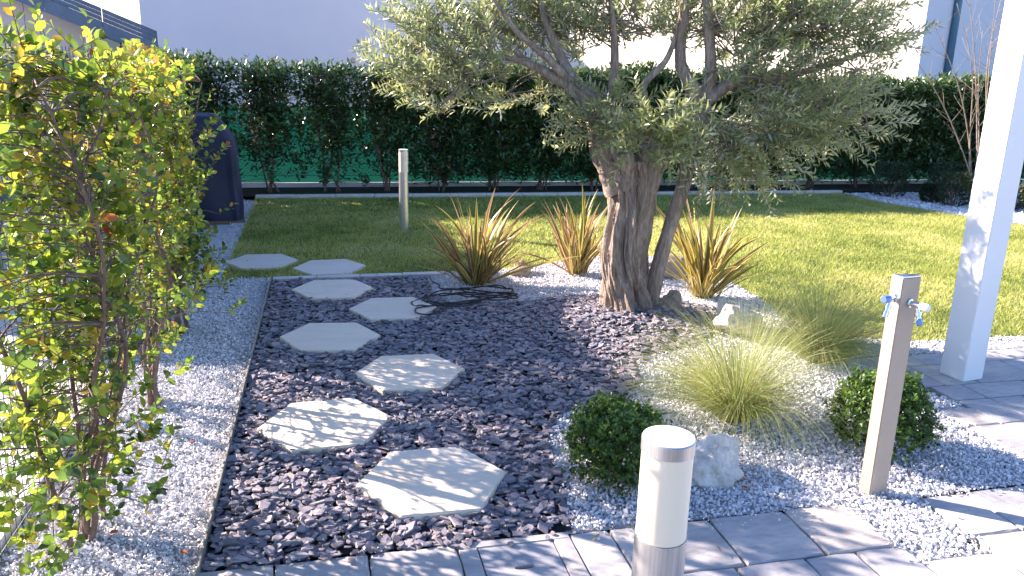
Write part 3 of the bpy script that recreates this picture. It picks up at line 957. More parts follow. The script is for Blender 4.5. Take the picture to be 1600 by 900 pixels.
# ------------------------------------------------------------------ feather grass (stipa)
def stipa(loc, n, L, label, wind, spread):
    g = thing("feather_grass", label, "feather grass", loc, 0, "clumps of fine feather grass")
    a = rng.uniform(0, 2 * np.pi, n)
    q = rng.random(n) ** .75
    phi0 = .04 + .85 * q * spread
    bend = rng.uniform(.6, 1.65, n) * (.45 + .8 * q)
    LL = L * rng.uniform(.6, 1.15, n)
    hd = np.c_[np.cos(a), np.sin(a)]
    m = 9
    base = np.c_[hd * (rng.random(n) ** .5 * .065)[:, None], np.full(n, .0)]
    P = np.zeros((n, m, 3))
    P[:, 0] = base
    for k in range(1, m):
        t = (k - .5) / (m - 1)
        ph = np.minimum(phi0 + bend * t ** 1.5 * 1.2, 1.95)
        h = hd * np.sin(ph)[:, None] + np.array(wind)[None] * t ** 1.3
        P[:, k] = P[:, k - 1] + (LL / (m - 1))[:, None] * unit(np.c_[h, np.cos(ph)])
    P[..., 2] = np.maximum(P[..., 2], .012)
    side = np.c_[-hd[:, 1], hd[:, 0], np.zeros(n)]
    side = unit(side + rng.normal(0, .7, (n, 3)))
    w = np.linspace(1, .25, m)[None, :, None] * rng.uniform(.0007, .0012, n)[:, None, None]
    V = np.stack([P - side[:, None] * w, P + side[:, None] * w], 2).reshape(-1, 3)
    i = (np.arange(n)[:, None] * 2 * m + np.arange(m - 1)[None] * 2).ravel()
    F = np.stack([i, i + 1, i + 3, i + 2], -1)
    o = obj("blades", mesh_np("blades", V, F, MT['stipa'], False, {"rnd": np.repeat(rng.random(n), 2 * m)}), g)
    o["kind"] = "stuff"
    MB().lathe([(.06, -.02), (.055, .02), (.03, .05)], 14).build("crown", MT['dry_leaf'], g, True)
    return g
stipa((1.90, 3.23, .02), 3600, .63, "large feather grass clump arching over the pale rock in the middle of the gravel", (-.36, .0), .95)
stipa((2.84, 3.90, .0), 3800, .62, "yellow feather grass clump at the lawn edge left of the water post", (.26, .05), .95)

# ------------------------------------------------------------------ box balls
def box_ball(loc, r, h, label, seed):
    g = thing("box_ball", label, "box shrub", loc, 0, "clipped box balls")
    R = np.random.default_rng(seed)
    n = 1450                                    # little shoots of leaf pairs
    d = unit(R.standard_normal((n, 3)))
    d[:, 2] = np.where(d[:, 2] < -.55, -d[:, 2], d[:, 2])
    rad = np.where(R.random(n) < .72, R.uniform(.86, 1.06, n), R.uniform(.45, .9, n))
    rad = np.where(R.random(n) < .05, R.uniform(1.06, 1.22, n), rad)
    lump = .85 + .27 * vnoise(d[:, 0] * 2.4 + 7, d[:, 1] * 2.4 + 7, d[:, 2] * 2.4 + 7, seed)
    C = d * (rad * lump)[:, None] * [r, r, h / 2] + [0, 0, h * .5]
    m = 9
    ax = unit(d + R.normal(0, .45, (n, 3)) + [0, 0, .5])
    st = np.repeat(np.arange(n), m)
    k = np.tile(np.arange(m), n)
    side = unit(np.cross(ax[st], R.standard_normal((n * m, 3))))
    P = C[st] + ax[st] * (k * .0042)[:, None]
    D = unit(ax[st] * .55 + side)
    N_ = unit(ax[st] + .25 * R.standard_normal((n * m, 3)))
    top = np.clip(.35 + .25 * d[st, 2] + R.normal(0, .2, n * m) + .35 * (R.random(n)[st] < .12), 0, 1)  # light from above put into the tint: upper leaves brighter
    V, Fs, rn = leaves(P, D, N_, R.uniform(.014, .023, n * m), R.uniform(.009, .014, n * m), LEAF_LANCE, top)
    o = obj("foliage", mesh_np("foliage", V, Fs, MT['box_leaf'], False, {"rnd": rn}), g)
    o["kind"] = "stuff"
    mb = MB()
    for i in range(22):
        e = d[i] * [r * .8, r * .8, h * .38] + [0, 0, h * .5]
        mb.tube(smooth_path([[0, 0, -.02], e * [.35, .35, .55], e], 6), np.linspace(.008, .003, 6), 6)
    mb.build("stems", MT['hedge_stem'], g)
    return g
box_ball((1.13, 2.77, 0), .185, .335, "bright green clipped box ball left of the near lamp", 3)
box_ball((2.43, 2.83, 0), .193, .345, "dark green clipped box ball behind the taupe water post", 5)

# ------------------------------------------------------------------ olive tree
olive = thing("olive_tree", "old olive tree with a thick furrowed trunk and silvery crown on a slate mound", "olive tree", (2.05, 4.96, 0))
OB = np.array([2.05, 4.96, 0.0])
def trunk_tube(path, rad, seg, nseg, flute, seed, flare=0.0, hollow=None):
    P = smooth_path(path, nseg)
    t = np.linspace(0, 1, nseg)
    R = np.interp(t, np.linspace(0, 1, len(rad)), rad)
    T, A, B = frames(P)
    if abs(T[:, 2]).mean() > .6:
        A = unit(np.array([1.0, 0, 0]) - T * (T @ np.array([1.0, 0, 0]))[:, None])
        B = np.cross(T, A)
    th = np.linspace(0, 2 * np.pi, seg, endpoint=False)
    L = np.concatenate([[0], np.cumsum(np.linalg.norm(np.diff(P, axis=0), axis=1))])
    TH, LL = np.meshgrid(th, L)
    tw = TH + LL * .9
    cx, cy = np.cos(tw), np.sin(tw)
    r = 1 + flute * 1.5 * (vnoise(cx * 2.2 + 10, cy * 2.2 + 10, LL * 1.6 + 5, seed) - .5) \
          + flute * .9 * (vnoise(cx * 5.5 + 10, cy * 5.5 + 10, LL * 3.0 + 5, seed + 1) - .5) \
          + flute * .80 * (vnoise(cx * 9 + 20, cy * 9 + 20, LL * 4.0 + 5, seed + 2) - .5) \
          + flute * .55 * (vnoise(cx * 17 + 40, cy * 17 + 40, LL * 9.0 + 5, seed + 3) - .5)
    if flare:
        lobes = .5 + .5 * np.cos(3 * TH + 1.0) * .7 + .3 * (vnoise(cx * 2 + 3, cy * 2 + 3, LL * 0, seed + 8) - .5)
        r = r + flare * np.exp(-LL / .11) * (.35 + lobes)
    if hollow:
        for ht, hl, wt, wl, dep in hollow:
            dth = (TH - ht + np.pi) % (2 * np.pi) - np.pi
            r = r - dep * np.exp(-(dth / wt) ** 2 - ((LL - hl) / wl) ** 2)
    rr = R[:, None] * r
    V = P[:, None] + rr[..., None] * (np.cos(TH)[..., None] * A[:, None] + np.sin(TH)[..., None] * B[:, None])
    i = np.arange(nseg - 1)[:, None] * seg
    k = np.arange(seg)[None]
    F = np.stack([i + k, i + (k + 1) % seg, i + seg + (k + 1) % seg, i + seg + k], -1).reshape(-1, 4)
    V = V.reshape(-1, 3)
    V = np.vstack([V, P[-1] + T[-1] * R[-1] * .12])
    c = (nseg - 1) * seg
    cap = np.array([[c + j, c + (j + 1) % seg, len(V) - 1] for j in range(seg)])
    return V - OB, [F, cap]
def limb(name, path, rad, seg=20, nseg=40, flute=.22, seed=1, parent=olive, mat='bark', **kw):
    V, F = trunk_tube(path, rad, seg, nseg, flute, seed, **kw)
    return obj(name, mesh_np(name, V, F, MT[mat], True), parent)
limb("trunk", [(2.06, 4.96, -.06), (2.05, 4.965, .10), (2.02, 4.97, .26), (1.985, 4.97, .46), (2.005, 4.96, .70), (2.02, 4.97, .90), (2.00, 4.98, 1.10)],
     [.205, .190, .168, .148, .132, .124, .128, .14], 240, 220, .36, 3, flare=.30,
     hollow=[(4.75, .22, .22, .16, .55), (4.35, .50, .16, .14, .28), (5.6, .15, .2, .1, .25)])
limb("root_burl", [(2.17, 4.90, -.06), (2.27, 4.88, .06), (2.325, 4.88, .16), (2.33, 4.89, .215)], [.13, .10, .06, .03], 30, 24, .4, 21)
limb("root_burl", [(1.93, 4.92, -.06), (1.86, 4.88, .02), (1.80, 4.84, .03)], [.12, .09, .03], 26, 18, .4, 23)
limb("limb", [(1.98, 4.98, .93), (1.90, 5.0, 1.08), (1.82, 5.01, 1.20), (1.775, 5.02, 1.33), (1.70, 5.05, 1.46), (1.56, 5.08, 1.58)], [.125, .12, .105, .085, .07, .05], 44, 60, .34, 5)
limb("limb", [(2.04, 4.96, .93), (2.10, 4.94, 1.10), (2.19, 4.93, 1.25), (2.33, 4.89, 1.39), (2.43, 4.87, 1.50)], [.12, .115, .10, .09, .075], 44, 60, .34, 6)
limb("sucker_stem", [(2.16, 4.93, -.05), (2.185, 4.925, .12), (2.21, 4.92, .32), (2.27, 4.91, .64), (2.34, 4.89, .94), (2.37, 4.88, 1.14), (2.44, 4.86, 1.36)], [.062, .058, .052, .050, .046, .040, .026], 30, 90, .20, 7)
limb("cut_stub", [(1.90, 4.99, 1.06), (1.905, 4.90, 1.10), (1.91, 4.845, 1.105)], [.075, .068, .062], 24, 16, .2, 9)
limb("cut_stub", [(1.80, 5.01, 1.22), (1.83, 4.93, 1.29), (1.845, 4.89, 1.31)], [.06, .055, .045], 24, 14, .2, 10)
MIN = [([(1.56, 5.08, 1.58), (1.32, 5.13, 1.70), (1.04, 5.20, 1.75), (.80, 5.26, 1.69)], [.042, .024, .018, .010]),
       ([(1.62, 5.06, 1.54), (1.50, 5.15, 1.80), (1.42, 5.2, 2.05), (1.40, 5.25, 2.3)], [.045, .032, .024, .012]),
       ([(1.58, 5.08, 1.58), (1.42, 4.98, 1.72), (1.20, 4.95, 1.90), (1.0, 4.95, 2.1)], [.030, .022, .016, .008]),
       ([(1.32, 5.13, 1.70), (1.05, 5.2, 1.92), (.75, 5.25, 2.0)], [.018, .013, .007]),
       ([(1.04, 5.20, 1.75), (.85, 5.22, 1.55), (.74, 5.25, 1.42)], [.012, .009, .005]),
       ([(2.40, 4.87, 1.47), (2.33, 4.89, 1.61), (2.25, 4.91, 1.76), (2.25, 4.91, 2.12), (2.2, 4.9, 2.5)], [.06, .045, .036, .028, .014]),
       ([(2.42, 4.87, 1.49), (2.44, 4.87, 1.69), (2.39, 4.88, 2.12), (2.42, 4.9, 2.5)], [.05, .040, .028, .014]),
       ([(2.43, 4.87, 1.50), (2.62, 4.82, 1.63), (2.94, 4.75, 1.70), (3.28, 4.66, 1.80), (3.45, 4.6, 1.85)], [.05, .034, .024, .014, .007]),
       ([(2.36, 4.88, 1.41), (2.52, 4.80, 1.34), (2.68, 4.80, 1.22), (2.88, 4.75, 1.09)], [.04, .026, .018, .008]),
       ([(2.62, 4.82, 1.63), (2.85, 4.9, 1.90), (3.05, 4.85, 2.1), (3.2, 4.8, 2.3)], [.026, .020, .014, .008]),
       ([(2.68, 4.80, 1.22), (2.95, 4.72, 1.27), (3.25, 4.66, 1.24)], [.016, .012, .006]),
       ([(2.10, 4.95, 1.15), (2.06, 4.98, 1.45), (2.05, 4.96, 1.62), (2.18, 4.93, 1.78), (2.23, 4.92, 1.98)], [.035, .028, .024, .018, .009]),
       ([(1.80, 5.01, 1.30), (1.86, 5.05, 1.62), (1.84, 5.03, 1.95), (1.75, 5.05, 2.4)], [.045, .030, .022, .010]),
       ([(2.94, 4.75, 1.70), (3.1, 4.72, 1.58), (3.32, 4.66, 1.46)], [.016, .011, .006]),
       ([(2.30, 4.9, 1.36), (2.24, 4.80, 1.30), (2.12, 4.75, 1.22)], [.018, .012, .006]),
       ([(1.84, 5.0, 1.25), (1.80, 4.9, 1.38), (1.72, 4.82, 1.42)], [.018, .012, .006])]
for i, (p, r) in enumerate(MIN):
    p = np.array(p, float)
    p[1:-1] += rng.normal(0, .012, (len(p) - 2, 3))
    limb("branch", p, r, 12, 30, .18, 40 + i, mat='bark')
MINP = np.vstack([smooth_path(p, 14) for p, r in MIN])

LOBES = [((0.86, 5.24, 1.68), (0.44, 0.36, 0.32), 150), ((0.55, 5.31, 1.82), (0.24, 0.25, 0.26), 34), ((0.74, 5.27, 1.44), (0.20, 0.20, 0.12), 15),
         ((1.18, 5.54, 2.01), (0.46, 0.36, 0.26), 111), ((1.50, 5.48, 1.92), (0.34, 0.36, 0.26), 95), ((1.90, 5.16, 2.03), (0.46, 0.40, 0.24), 135),
         ((1.85, 4.99, 1.41), (0.36, 0.16, 0.18), 70), ((1.93, 4.42, 1.32), (0.25, 0.12, 0.15), 66), ((2.60, 5.00, 1.99), (0.46, 0.40, 0.28), 150),
         ((3.02, 4.73, 2.00), (0.46, 0.34, 0.26), 150), ((3.38, 4.64, 1.98), (0.24, 0.25, 0.20), 32), ((3.34, 4.63, 1.72), (0.22, 0.22, 0.12), 12),
         ((2.83, 4.77, 1.60), (0.46, 0.34, 0.22), 82), ((3.26, 4.66, 1.47), (0.36, 0.32, 0.18), 65), ((2.70, 4.78, 1.30), (0.42, 0.34, 0.18), 100),
         ((2.78, 4.78, 1.10), (0.22, 0.22, 0.11), 24), ((2.49, 4.82, 1.12), (0.18, 0.18, 0.12), 18), ((3.14, 4.68, 1.33), (0.26, 0.24, 0.12), 29),
         ((1.68, 5.42, 2.48), (0.55, 0.36, 0.28), 8), ((2.50, 5.23, 2.58), (0.60, 0.36, 0.30), 10), ((3.00, 4.72, 2.42), (0.50, 0.34, 0.28), 7), ((0.98, 5.20, 2.30), (0.42, 0.40, 0.25), 5),
         ((1.39, 5.46, 1.49), (0.32, 0.25, 0.10), 15)]
tw = MB()
LP, LD, LN, LLn, LW = [], [], [], [], []
for c, rad, cnt in LOBES:
    c, rad = np.array(c), np.array(rad)
    dirs = unit(rng.standard_normal((cnt, 3)))
    cen = c + dirs * rad * (rng.random((cnt, 1)) ** .45)
    # sub-branch from the nearest modelled branch to the lobe, then twigs off it
    nb = MINP[np.argmin(np.linalg.norm(MINP - c, axis=1))]
    for j in range(cnt):
        b = cen[j]
        o_ = unit(b - np.array([2.05, 5.0, 1.5]))
        d = unit(.75 * o_ + .45 * dirs[j] + np.array([0, 0, .35 if c[2] > 1.3 else -.10]) + rng.normal(0, .42, 3) + (np.array([0, 0, .5]) if c[0] < 1.2 else 0))
        L = rng.uniform(.13, .30)
        droop = rng.uniform(.02, .16)
        t = np.linspace(0, 1, 5)[:, None]
        pts = b + d * t * L + np.array([0, 0, -1]) * droop * L * t ** 2 + rng.normal(0, .004, (5, 3))
        V, F = tube_np(pts, np.linspace(.0026, .0010, 5), 4)
        tw.addnp(V, [F])
        if rng.random() < .55:
            k = cen[rng.integers(0, cnt)] if rng.random() < .55 else nb
            if np.linalg.norm(k - b) < .55:
                mid = (k + b) / 2 + rng.normal(0, .03, 3)
                V, F = tube_np(smooth_path([k, mid, b], 7), np.linspace(.0055, .0026, 7), 5)
                tw.addnp(V, [F])
        nl = int(L / .019) * 2
        tt = np.linspace(.05, 1, nl // 2).repeat(2)
        pp = b + d * tt[:, None] * L + np.array([0, 0, -1]) * (droop * L * tt ** 2)[:, None]
        ref = unit(np.cross(d, rng.standard_normal(3)))
        ref2 = np.cross(d, ref)
        pair = np.arange(nl) // 2
        ang = pair * (np.pi / 2) + (np.arange(nl) % 2) * np.pi + rng.normal(0, .35, nl)
        s = np.cos(ang)[:, None] * ref + np.sin(ang)[:, None] * ref2
        LP.append(pp)
        LD.append(unit(d * rng.uniform(.5, 1.2, (nl, 1)) + s + [0, 0, .12]))
        LN.append(unit(np.cross(s, np.cross(d, s)) + rng.normal(0, .4, (nl, 3)) + [0, 0, .3]))
        LLn.append(rng.uniform(.050, .088, nl) * (1 - .3 * tt ** 3))
        LW.append(rng.uniform(.0115, .0195, nl))
o = tw.build("twigs", MT['twig'], olive, True)
o.data.transform(Matrix.Translation(-Vector(OB)))
o["kind"] = "stuff"
P = np.concatenate(LP)
# leave two gaps where the sunlit wall shows through
for gx, gz, gr in ((2.02, 1.76, .13), (1.22, 1.66, .13), (1.06, 1.86, .06)):
    pass
V, Fs, rn = leaves(P - OB, np.concatenate(LD), np.concatenate(LN), np.concatenate(LLn), np.concatenate(LW), LEAF_LANCE, rng.random(len(P)))
o = obj("foliage", mesh_np("foliage", V, Fs, MT['olive_leaf'], True, {"rnd": rn}), olive)
o["kind"] = "stuff"

# ------------------------------------------------------------------ left hedge: sunlit young photinia on a mesh fence
def broad_leaf_variant(rnd):
    V, Fs, rn = leaves(np.zeros((1, 3)), np.array([[1.0, 0, 0]]), np.array([[0, 0, 1.0]]), np.array([1.0]), np.array([.60]), LEAF_BROAD, np.array([rnd]))
    return mesh_np("leaf", V, Fs, MT['photinia_leaf'], True, {"rnd": rn})
LEAFLIB = [broad_leaf_variant(r) for r in np.linspace(.02, .985, 24)]
CAMP = np.array([0, 0, 1.62])
def hedge_plant(x, y, h, label, dens, singles, x_spread=.24, low=.14, leaf=.046, gap_low=1.0, top_var=.10):
    g = thing("hedge_shrub", label, "hedge shrub", (x, y, 0), 0, "sunlit shrubs of the left hedge")
    base = np.array([x, y, 0])
    stems = []
    for k in range(7):
        a = rng.uniform(-.62, .62)
        b = rng.uniform(-.20, .22) * x_spread / .30
        p = np.array([[rng.normal(0, .03), rng.normal(0, .04), -.02], [b * .25, a * .30, h * .18], [b * .8 + rng.normal(0, .05), a * .62, h * .42],
                      [b + rng.normal(0, .06), a * .85 + rng.normal(0, .06), h * .70], [b + rng.normal(0, .07), a + rng.normal(0, .08), h * rng.uniform(.86, .99)]])
        sp = smooth_path(p, 26)
        sp[1:] += np.cumsum(rng.normal(0, .0045, (25, 3)), axis=0)
        stems.append(sp)
        V, F = tube_np(sp, np.linspace(rng.uniform(.009, .015), .003, 26), 8, .06)
        obj("stem", mesh_np("stem", V, F, MT['hedge_stem'], True), g)
    tw = MB()
    P, D, N_, rnds, Ls = [], [], [], [], []
    n = int(dens * h * 1.17)
    for k in range(n):
        z = low + (h - low) * rng.random() ** .82
        if rng.random() > .28 + .72 * min(1, (z / h) / .55) ** gap_low:
            continue
        s = stems[rng.integers(0, 7)]
        i = np.argmin(abs(s[:, 2] - z)) if s[-1, 2] > z else 25
        s0 = s[i]
        tgt = np.array([rng.normal(0, x_spread * .62), rng.uniform(-.62, .62), z + rng.uniform(-.05, .10)])
        tgt[2] = min(tgt[2], h + rng.normal(0, top_var) * .5)
        d = tgt - s0
        Ld = np.linalg.norm(d)
        if Ld > .38:
            d *= .38 / Ld
        e = s0 + d
        mid = s0 + d * .5 + np.array([0, 0, .03])
        V, F = tube_np(smooth_path([s0, mid, e], 6), np.linspace(.0030, .0013, 6), 4)
        tw.addnp(V, [F])
        dd = unit(d + np.array([0, 0, .10]))
        tipd = unit(dd + rng.normal(0, .35, 3) + [0, 0, .45])
        L = rng.uniform(.06, .16)
        V, F = tube_np(np.array([e, e + tipd * L * .5, e + tipd * L]), [.0018, .0014, .0008], 4)
        tw.addnp(V, [F])
        m = rng.integers(7, 13)
        t = np.linspace(0, 1, m)
        a = np.arange(m) * 2.4 + rng.uniform(0, 6)
        r1 = unit(np.cross(tipd, rng.standard_normal(3)))
        r2_ = np.cross(tipd, r1)
        s_ = np.cos(a)[:, None] * r1 + np.sin(a)[:, None] * r2_
        P.append(e + tipd * (t * L)[:, None])
        D.append(unit(s_ + tipd * (.35 + .9 * t)[:, None] + rng.normal(0, .2, (m, 3))))
        N_.append(unit(tipd + .5 * rng.standard_normal((m, 3))))
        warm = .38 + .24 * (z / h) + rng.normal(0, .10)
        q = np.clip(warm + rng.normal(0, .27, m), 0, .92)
        if rng.random() < (.03 if y < 4.5 else .10):
            q[-3:] = rng.uniform(.91, 1.0, min(3, m))
        rnds.append(q)
        Ls.append(leaf * rng.uniform(.6, 1.12, m))
    P, D, N_, rnds, Ls = map(np.concatenate, (P, D, N_, rnds, Ls))
    o = tw.build("twigs", MT['hedge_stem'], g, True)
    o["kind"] = "stuff"
    Wd = Ls * rng.uniform(.52, .68, len(Ls))
    rest = np.ones(len(P), bool)
    if singles:
        dist = np.linalg.norm(P + base - CAMP, axis=1)
        rel = P + base
        right_side = rel[:, 0] > -.62 * rel[:, 1] + .1      # within the picture
        order = np.argsort(dist + np.where(right_side, 0, 5))[:singles]
        rest[order] = False
        for i in order:
            d = Vector(D[i])
            s = Vector(N_[i]).cross(d).normalized()
            nn = d.cross(s)
            L = float(Ls[i])
            M = Matrix(((d.x * L, s.x * L, nn.x * L, P[i][0]), (d.y * L, s.y * L, nn.y * L, P[i][1]), (d.z * L, s.z * L, nn.z * L, P[i][2]), (0, 0, 0, 1)))
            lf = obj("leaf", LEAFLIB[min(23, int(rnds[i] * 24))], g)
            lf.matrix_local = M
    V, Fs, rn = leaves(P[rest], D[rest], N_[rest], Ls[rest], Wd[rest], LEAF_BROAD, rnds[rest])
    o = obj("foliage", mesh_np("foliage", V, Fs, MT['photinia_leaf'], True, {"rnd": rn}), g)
    o["kind"] = "stuff"
    return g
hedge_plant(-1.02, 1.70, 1.62, "yellow-green hedge shrub at the very front of the left hedge, cut by the frame", 170, 60)
hedge_plant(-.86, 2.74, 1.66, "sunlit yellow-green hedge shrub nearest the viewer, brown stems rising from the white gravel", 320, 300, .23, gap_low=.35)
hedge_plant(-.86, 3.93, 1.58, "second sunlit hedge shrub behind the nearest one, in front of a green fence post", 215, 300, .16)
hedge_plant(-.93, 5.07, 1.60, "third sunlit hedge shrub with reddish leaf tips, low branches over the gravel", 310, 200, .17, gap_low=.2)
hedge_plant(-1.20, 6.10, 1.66, "fourth hedge shrub, orange-tipped, in front of the fence end and barbecue path", 300, 0, .07, gap_low=.4)
hedge_plant(-1.32, 7.00, 1.66, "last orange-tipped shrub of the left hedge, beside the covered barbecue", 300, 0, .06, gap_low=.3)

fence = thing("mesh_fence", "green welded mesh fence with round posts running behind the sunlit hedge", "fence", (0, 0, 0))
for yy in (0.3, 2.05, 3.79, 4.86, 5.95, 7.34):
    xx = -1.06 if yy < 5 else -1.06 - (yy - 4.86) * .045
    MB().lathe([(.024, -.03), (.024, 1.64), (.026, 1.645), (.022, 1.665)], 14, Matrix.Translation((xx, yy, 0))).build("post", MT['green_metal'], fence, 'auto')
MB().tube([(-1.03, 4.86, .02), (-1.05, 5.30, .72), (-1.06, 5.72, 1.35)], .019, 12).build("brace", MT['green_metal'], fence, True)
mb = MB()
def fx(yy):
    return (-1.06 if yy < 4.86 else -1.06 - (yy - 4.86) * .045) - .026
for z in np.arange(.06, 1.70, .10):
    mb.tube([(fx(.3), .3, z), (fx(4.86), 4.86, z), (fx(7.34), 7.34, z)], .0019, 4)
for yy in np.arange(.3, 7.34, .05):
    mb.tube([(fx(yy) - .003, yy, .03), (fx(yy) - .003, yy, 1.70)], .0016, 4, False)
o = mb.build("wire_mesh", MT['green_metal'], fence)
o["kind"] = "stuff"
tag(MB().box((-1.15, -1.0, -.05), (-1.125, 7.4, .05)).build("fence_kerb", MT['concrete']), "low concrete kerb under the green mesh fence", "kerb")

# ------------------------------------------------------------------ covered barbecue
bq = thing("covered_barbecue", "barbecue under a dark navy fabric cover on a wooden base", "barbecue", (-1.20, 9.15, 0.0), math.radians(6))
prof = [(.275, .25, .04, 0), (.282, .255, .25, 0), (.276, .25, .55, 0), (.274, .245, .80, 0), (.262, .24, .88, -.006), (.225, .225, .99, -.035), (.18, .20, 1.10, -.065), (.165, .18, 1.145, -.07), (.10, .11, 1.158, -.07)]
seg = 72
V = []
for k in range(40):
    t = k / 39 * (len(prof) - 1)
    i = min(int(t), len(prof) - 2)
    f = t - i
    hx, hy, z, ox = [prof[i][q] * (1 - f) + prof[i + 1][q] * f for q in range(4)]
    for s in range(seg):
        a = 2 * math.pi * s / seg
        c, sn = math.cos(a), math.sin(a)
        e = .28
        px = math.copysign(abs(c) ** e, c) * hx
        py = math.copysign(abs(sn) ** e, sn) * hy
        fold = (.013 * math.sin(a * 9 + 2 * math.sin(a * 2)) + .010 * math.sin(a * 15 + 3 * z)) * (1.0 - .75 * z) + .007 * math.sin(8 * z + 4 * a)
        n_ = math.hypot(px, py) + 1e-6
        V.append((px * (1 + fold / n_) + ox, py * (1 + fold / n_), z + .006 * math.sin(a * 5)))
V.append((prof[-1][3], 0, 1.162))
F = [[i * seg + s, i * seg + (s + 1) % seg, (i + 1) * seg + (s + 1) % seg, (i + 1) * seg + s] for i in range(39) for s in range(seg)]
F += [[39 * seg + s, 39 * seg + (s + 1) % seg, len(V) - 1] for s in range(seg)]
MB().add(V, F).build("cover", MT['cover'], bq, True)
MB().box((.268, -.10, .70), (.272, -.02, .72), bevel=.001).build("label_patch", MT['white_paint'], bq)
for i in range(4):
    MB().box((-.30, -.30 + i * .15, .012), (.30, -.165 + i * .15, .036), bevel=.003).build("base_board", MT['wood'], bq)
tag(MB().box((-.07, -.035, 0), (.07, .035, .06), bevel=.004).build("wood_block", MT['wood'], None, False, (-1.27, 8.62, .005)), "short wooden block lying on the path before the barbecue", "wood block")

# ------------------------------------------------------------------ black cable coil
pts = []
def loop(cx, cy, rx, ry, a0, a1, n, rot=0.0):
    for t in np.linspace(a0, a1, n):
        x_, y_ = rx * math.cos(t), ry * math.sin(t)
        pts.append((cx + x_ * math.cos(rot) - y_ * math.sin(rot), cy + x_ * math.sin(rot) + y_ * math.cos(rot), .040 + rng.uniform(0, .022)))
pts += [(.80, 6.22, .03), (.80, 6.08, .025), (.84, 5.95, .03), (.83, 5.84, .028), (.95, 5.80, .03)]
loop(1.12, 5.62, .24, .14, 2.2, -7.5, 34, .05)
loop(.82, 5.42, .26, .15, 1.4, 6.8, 22, .15)
loop(.98, 5.48, .34, .13, .4, -6.5, 26, .08)
pts += [(.66, 5.30, .05), (.57, 5.20, .055), (.575, 5.12, .056), (.65, 5.10, .05), (.75, 5.18, .045), (.80, 5.30, .05)]
loop(.88, 5.50, .22, .17, 3.6, -2.4, 20, .2)
pts += [(1.20, 5.47, .045), (1.33, 5.44, .04), (1.36, 5.52, .035), (1.22, 5.66, .03), (1.02, 5.78, .03), (.88, 5.84, .025)]
P = smooth_path(pts, 520)
tag(MB().tube(P, .005, 8).build("cable_coil", MT['cable'], None, True), "tangled coil of black cable lying between the slate and the flax", "cable")

# ------------------------------------------------------------------ fallen leaves
for (lx, ly, z), lab in zip([(-.52, 2.55, .025), (-.95, 2.62, .025), (-.78, 2.72, .025), (-.62, 3.42, .025), (-.72, 4.86, .025), (-.33, 5.30, .035), (1.62, 2.60, .025)],
                       ["fallen reddish leaf on white gravel right beside the metal edging", "fallen red leaf lowest in the left gravel by the hedge foot",
                        "fallen brown-red leaf at the foot of the nearest hedge stems", "small fallen orange leaf in the middle of the left gravel strip",
                        "fallen red leaf on gravel under the third hedge shrub", "fallen red leaf on the slate next to the edging", "small brown leaf on white gravel right of the pale rock"]):
    q = 1
    V, Fs, rn = leaves(np.array([[-.02, 0, 0.]]), np.array([[1.0, 0, .12]]), np.array([[.1, .15, 1.0]]), np.array([.032]), np.array([.020]), LEAF_BROAD, np.array([rng.random()]))
    o = obj("fallen_leaf", mesh_np("fallen_leaf", V, Fs, MT['red_leaf'], True, {"rnd": rn}), None, (lx, ly, z))
    o.rotation_euler = (rng.normal(0, .2), rng.normal(0, .2), rng.uniform(0, 6))
    tag(o, lab, "leaf", "fallen leaves on the gravel")

n = 170
lx, ly = rng.uniform(-.9, 5.2, n), rng.uniform(2.2, 8.0, n)
keep = (lx < .9 * ly) & ~((lx > 1.75) & (lx < 2.4) & (ly > 4.6) & (ly < 5.3))
lx, ly = lx[keep], ly[keep]
n = len(lx)
a = rng.uniform(0, 2 * np.pi, n)
V, Fs, rn = leaves(np.c_[lx, ly, mound(lx, ly) + .040], np.c_[np.cos(a), np.sin(a), rng.normal(0, .12, n)], unit(np.c_[rng.normal(0, .25, (n, 2)), np.ones(n)]),
                   rng.uniform(.035, .06, n), rng.uniform(.008, .014, n), LEAF_LANCE, rng.random(n))
tag(obj("leaf_litter", mesh_np("leaf_litter", V, Fs, MT['dry_leaf'], True, {"rnd": rn})), "thin scatter of dry olive leaves over slate, gravel and lawn", "leaf litter", None, "stuff")

# ------------------------------------------------------------------ back fence, low wall, hedge
wall = tag(MB().box((-3.5, 11.58, -.05), (16, 11.66, .085), bevel=.006).build("low_wall", MT['render_shade_blue']), "low white wall under the green netted fence at the back", "wall")
bf = thing("net_fence", "chain link fence with green shade netting behind the back hedge", "fence", (0, 11.62, 0))
for xx in np.arange(-3.4, 16, 2.1):
    MB().lathe([(.02, .16), (.02, 1.22), (.012, 1.235)], 10, Matrix.Translation((xx, 0, 0))).build("post", MT['green_metal'], bf, 'auto')
ys = np.linspace(.09, 1.16, 9)
xs = np.linspace(-3.5, 16, 160)
X, Z = np.meshgrid(xs, ys)
V = np.stack([X, .03 + .012 * np.sin(X * 5 + Z * 3), Z], -1).reshape(-1, 3)
i, j = np.meshgrid(np.arange(159), np.arange(8))
a = (j * 160 + i).ravel()
obj("shade_net", mesh_np("shade_net", V, np.stack([a, a + 1, a + 161, a + 160], -1), MT['net'], True), bf)
mb = MB()
for xx in np.arange(-4.4, 15.9, .062):
    for s in (1, -1):
        x0_, x1_ = (xx, xx + .98) if s > 0 else (xx + .98, xx)
        mb.tube([(x0_, -.012 + .003 * s, .18), (x1_, -.012 + .003 * s, 1.16)], .0016, 3, False)
for z in (.19, .66, 1.16):
    mb.tube([(-3.5, -.012, z), (16, -.012, z)], .003, 4, False)
o = mb.build("chain_link", MT['green_metal'], bf)
o["kind"] = "stuff"

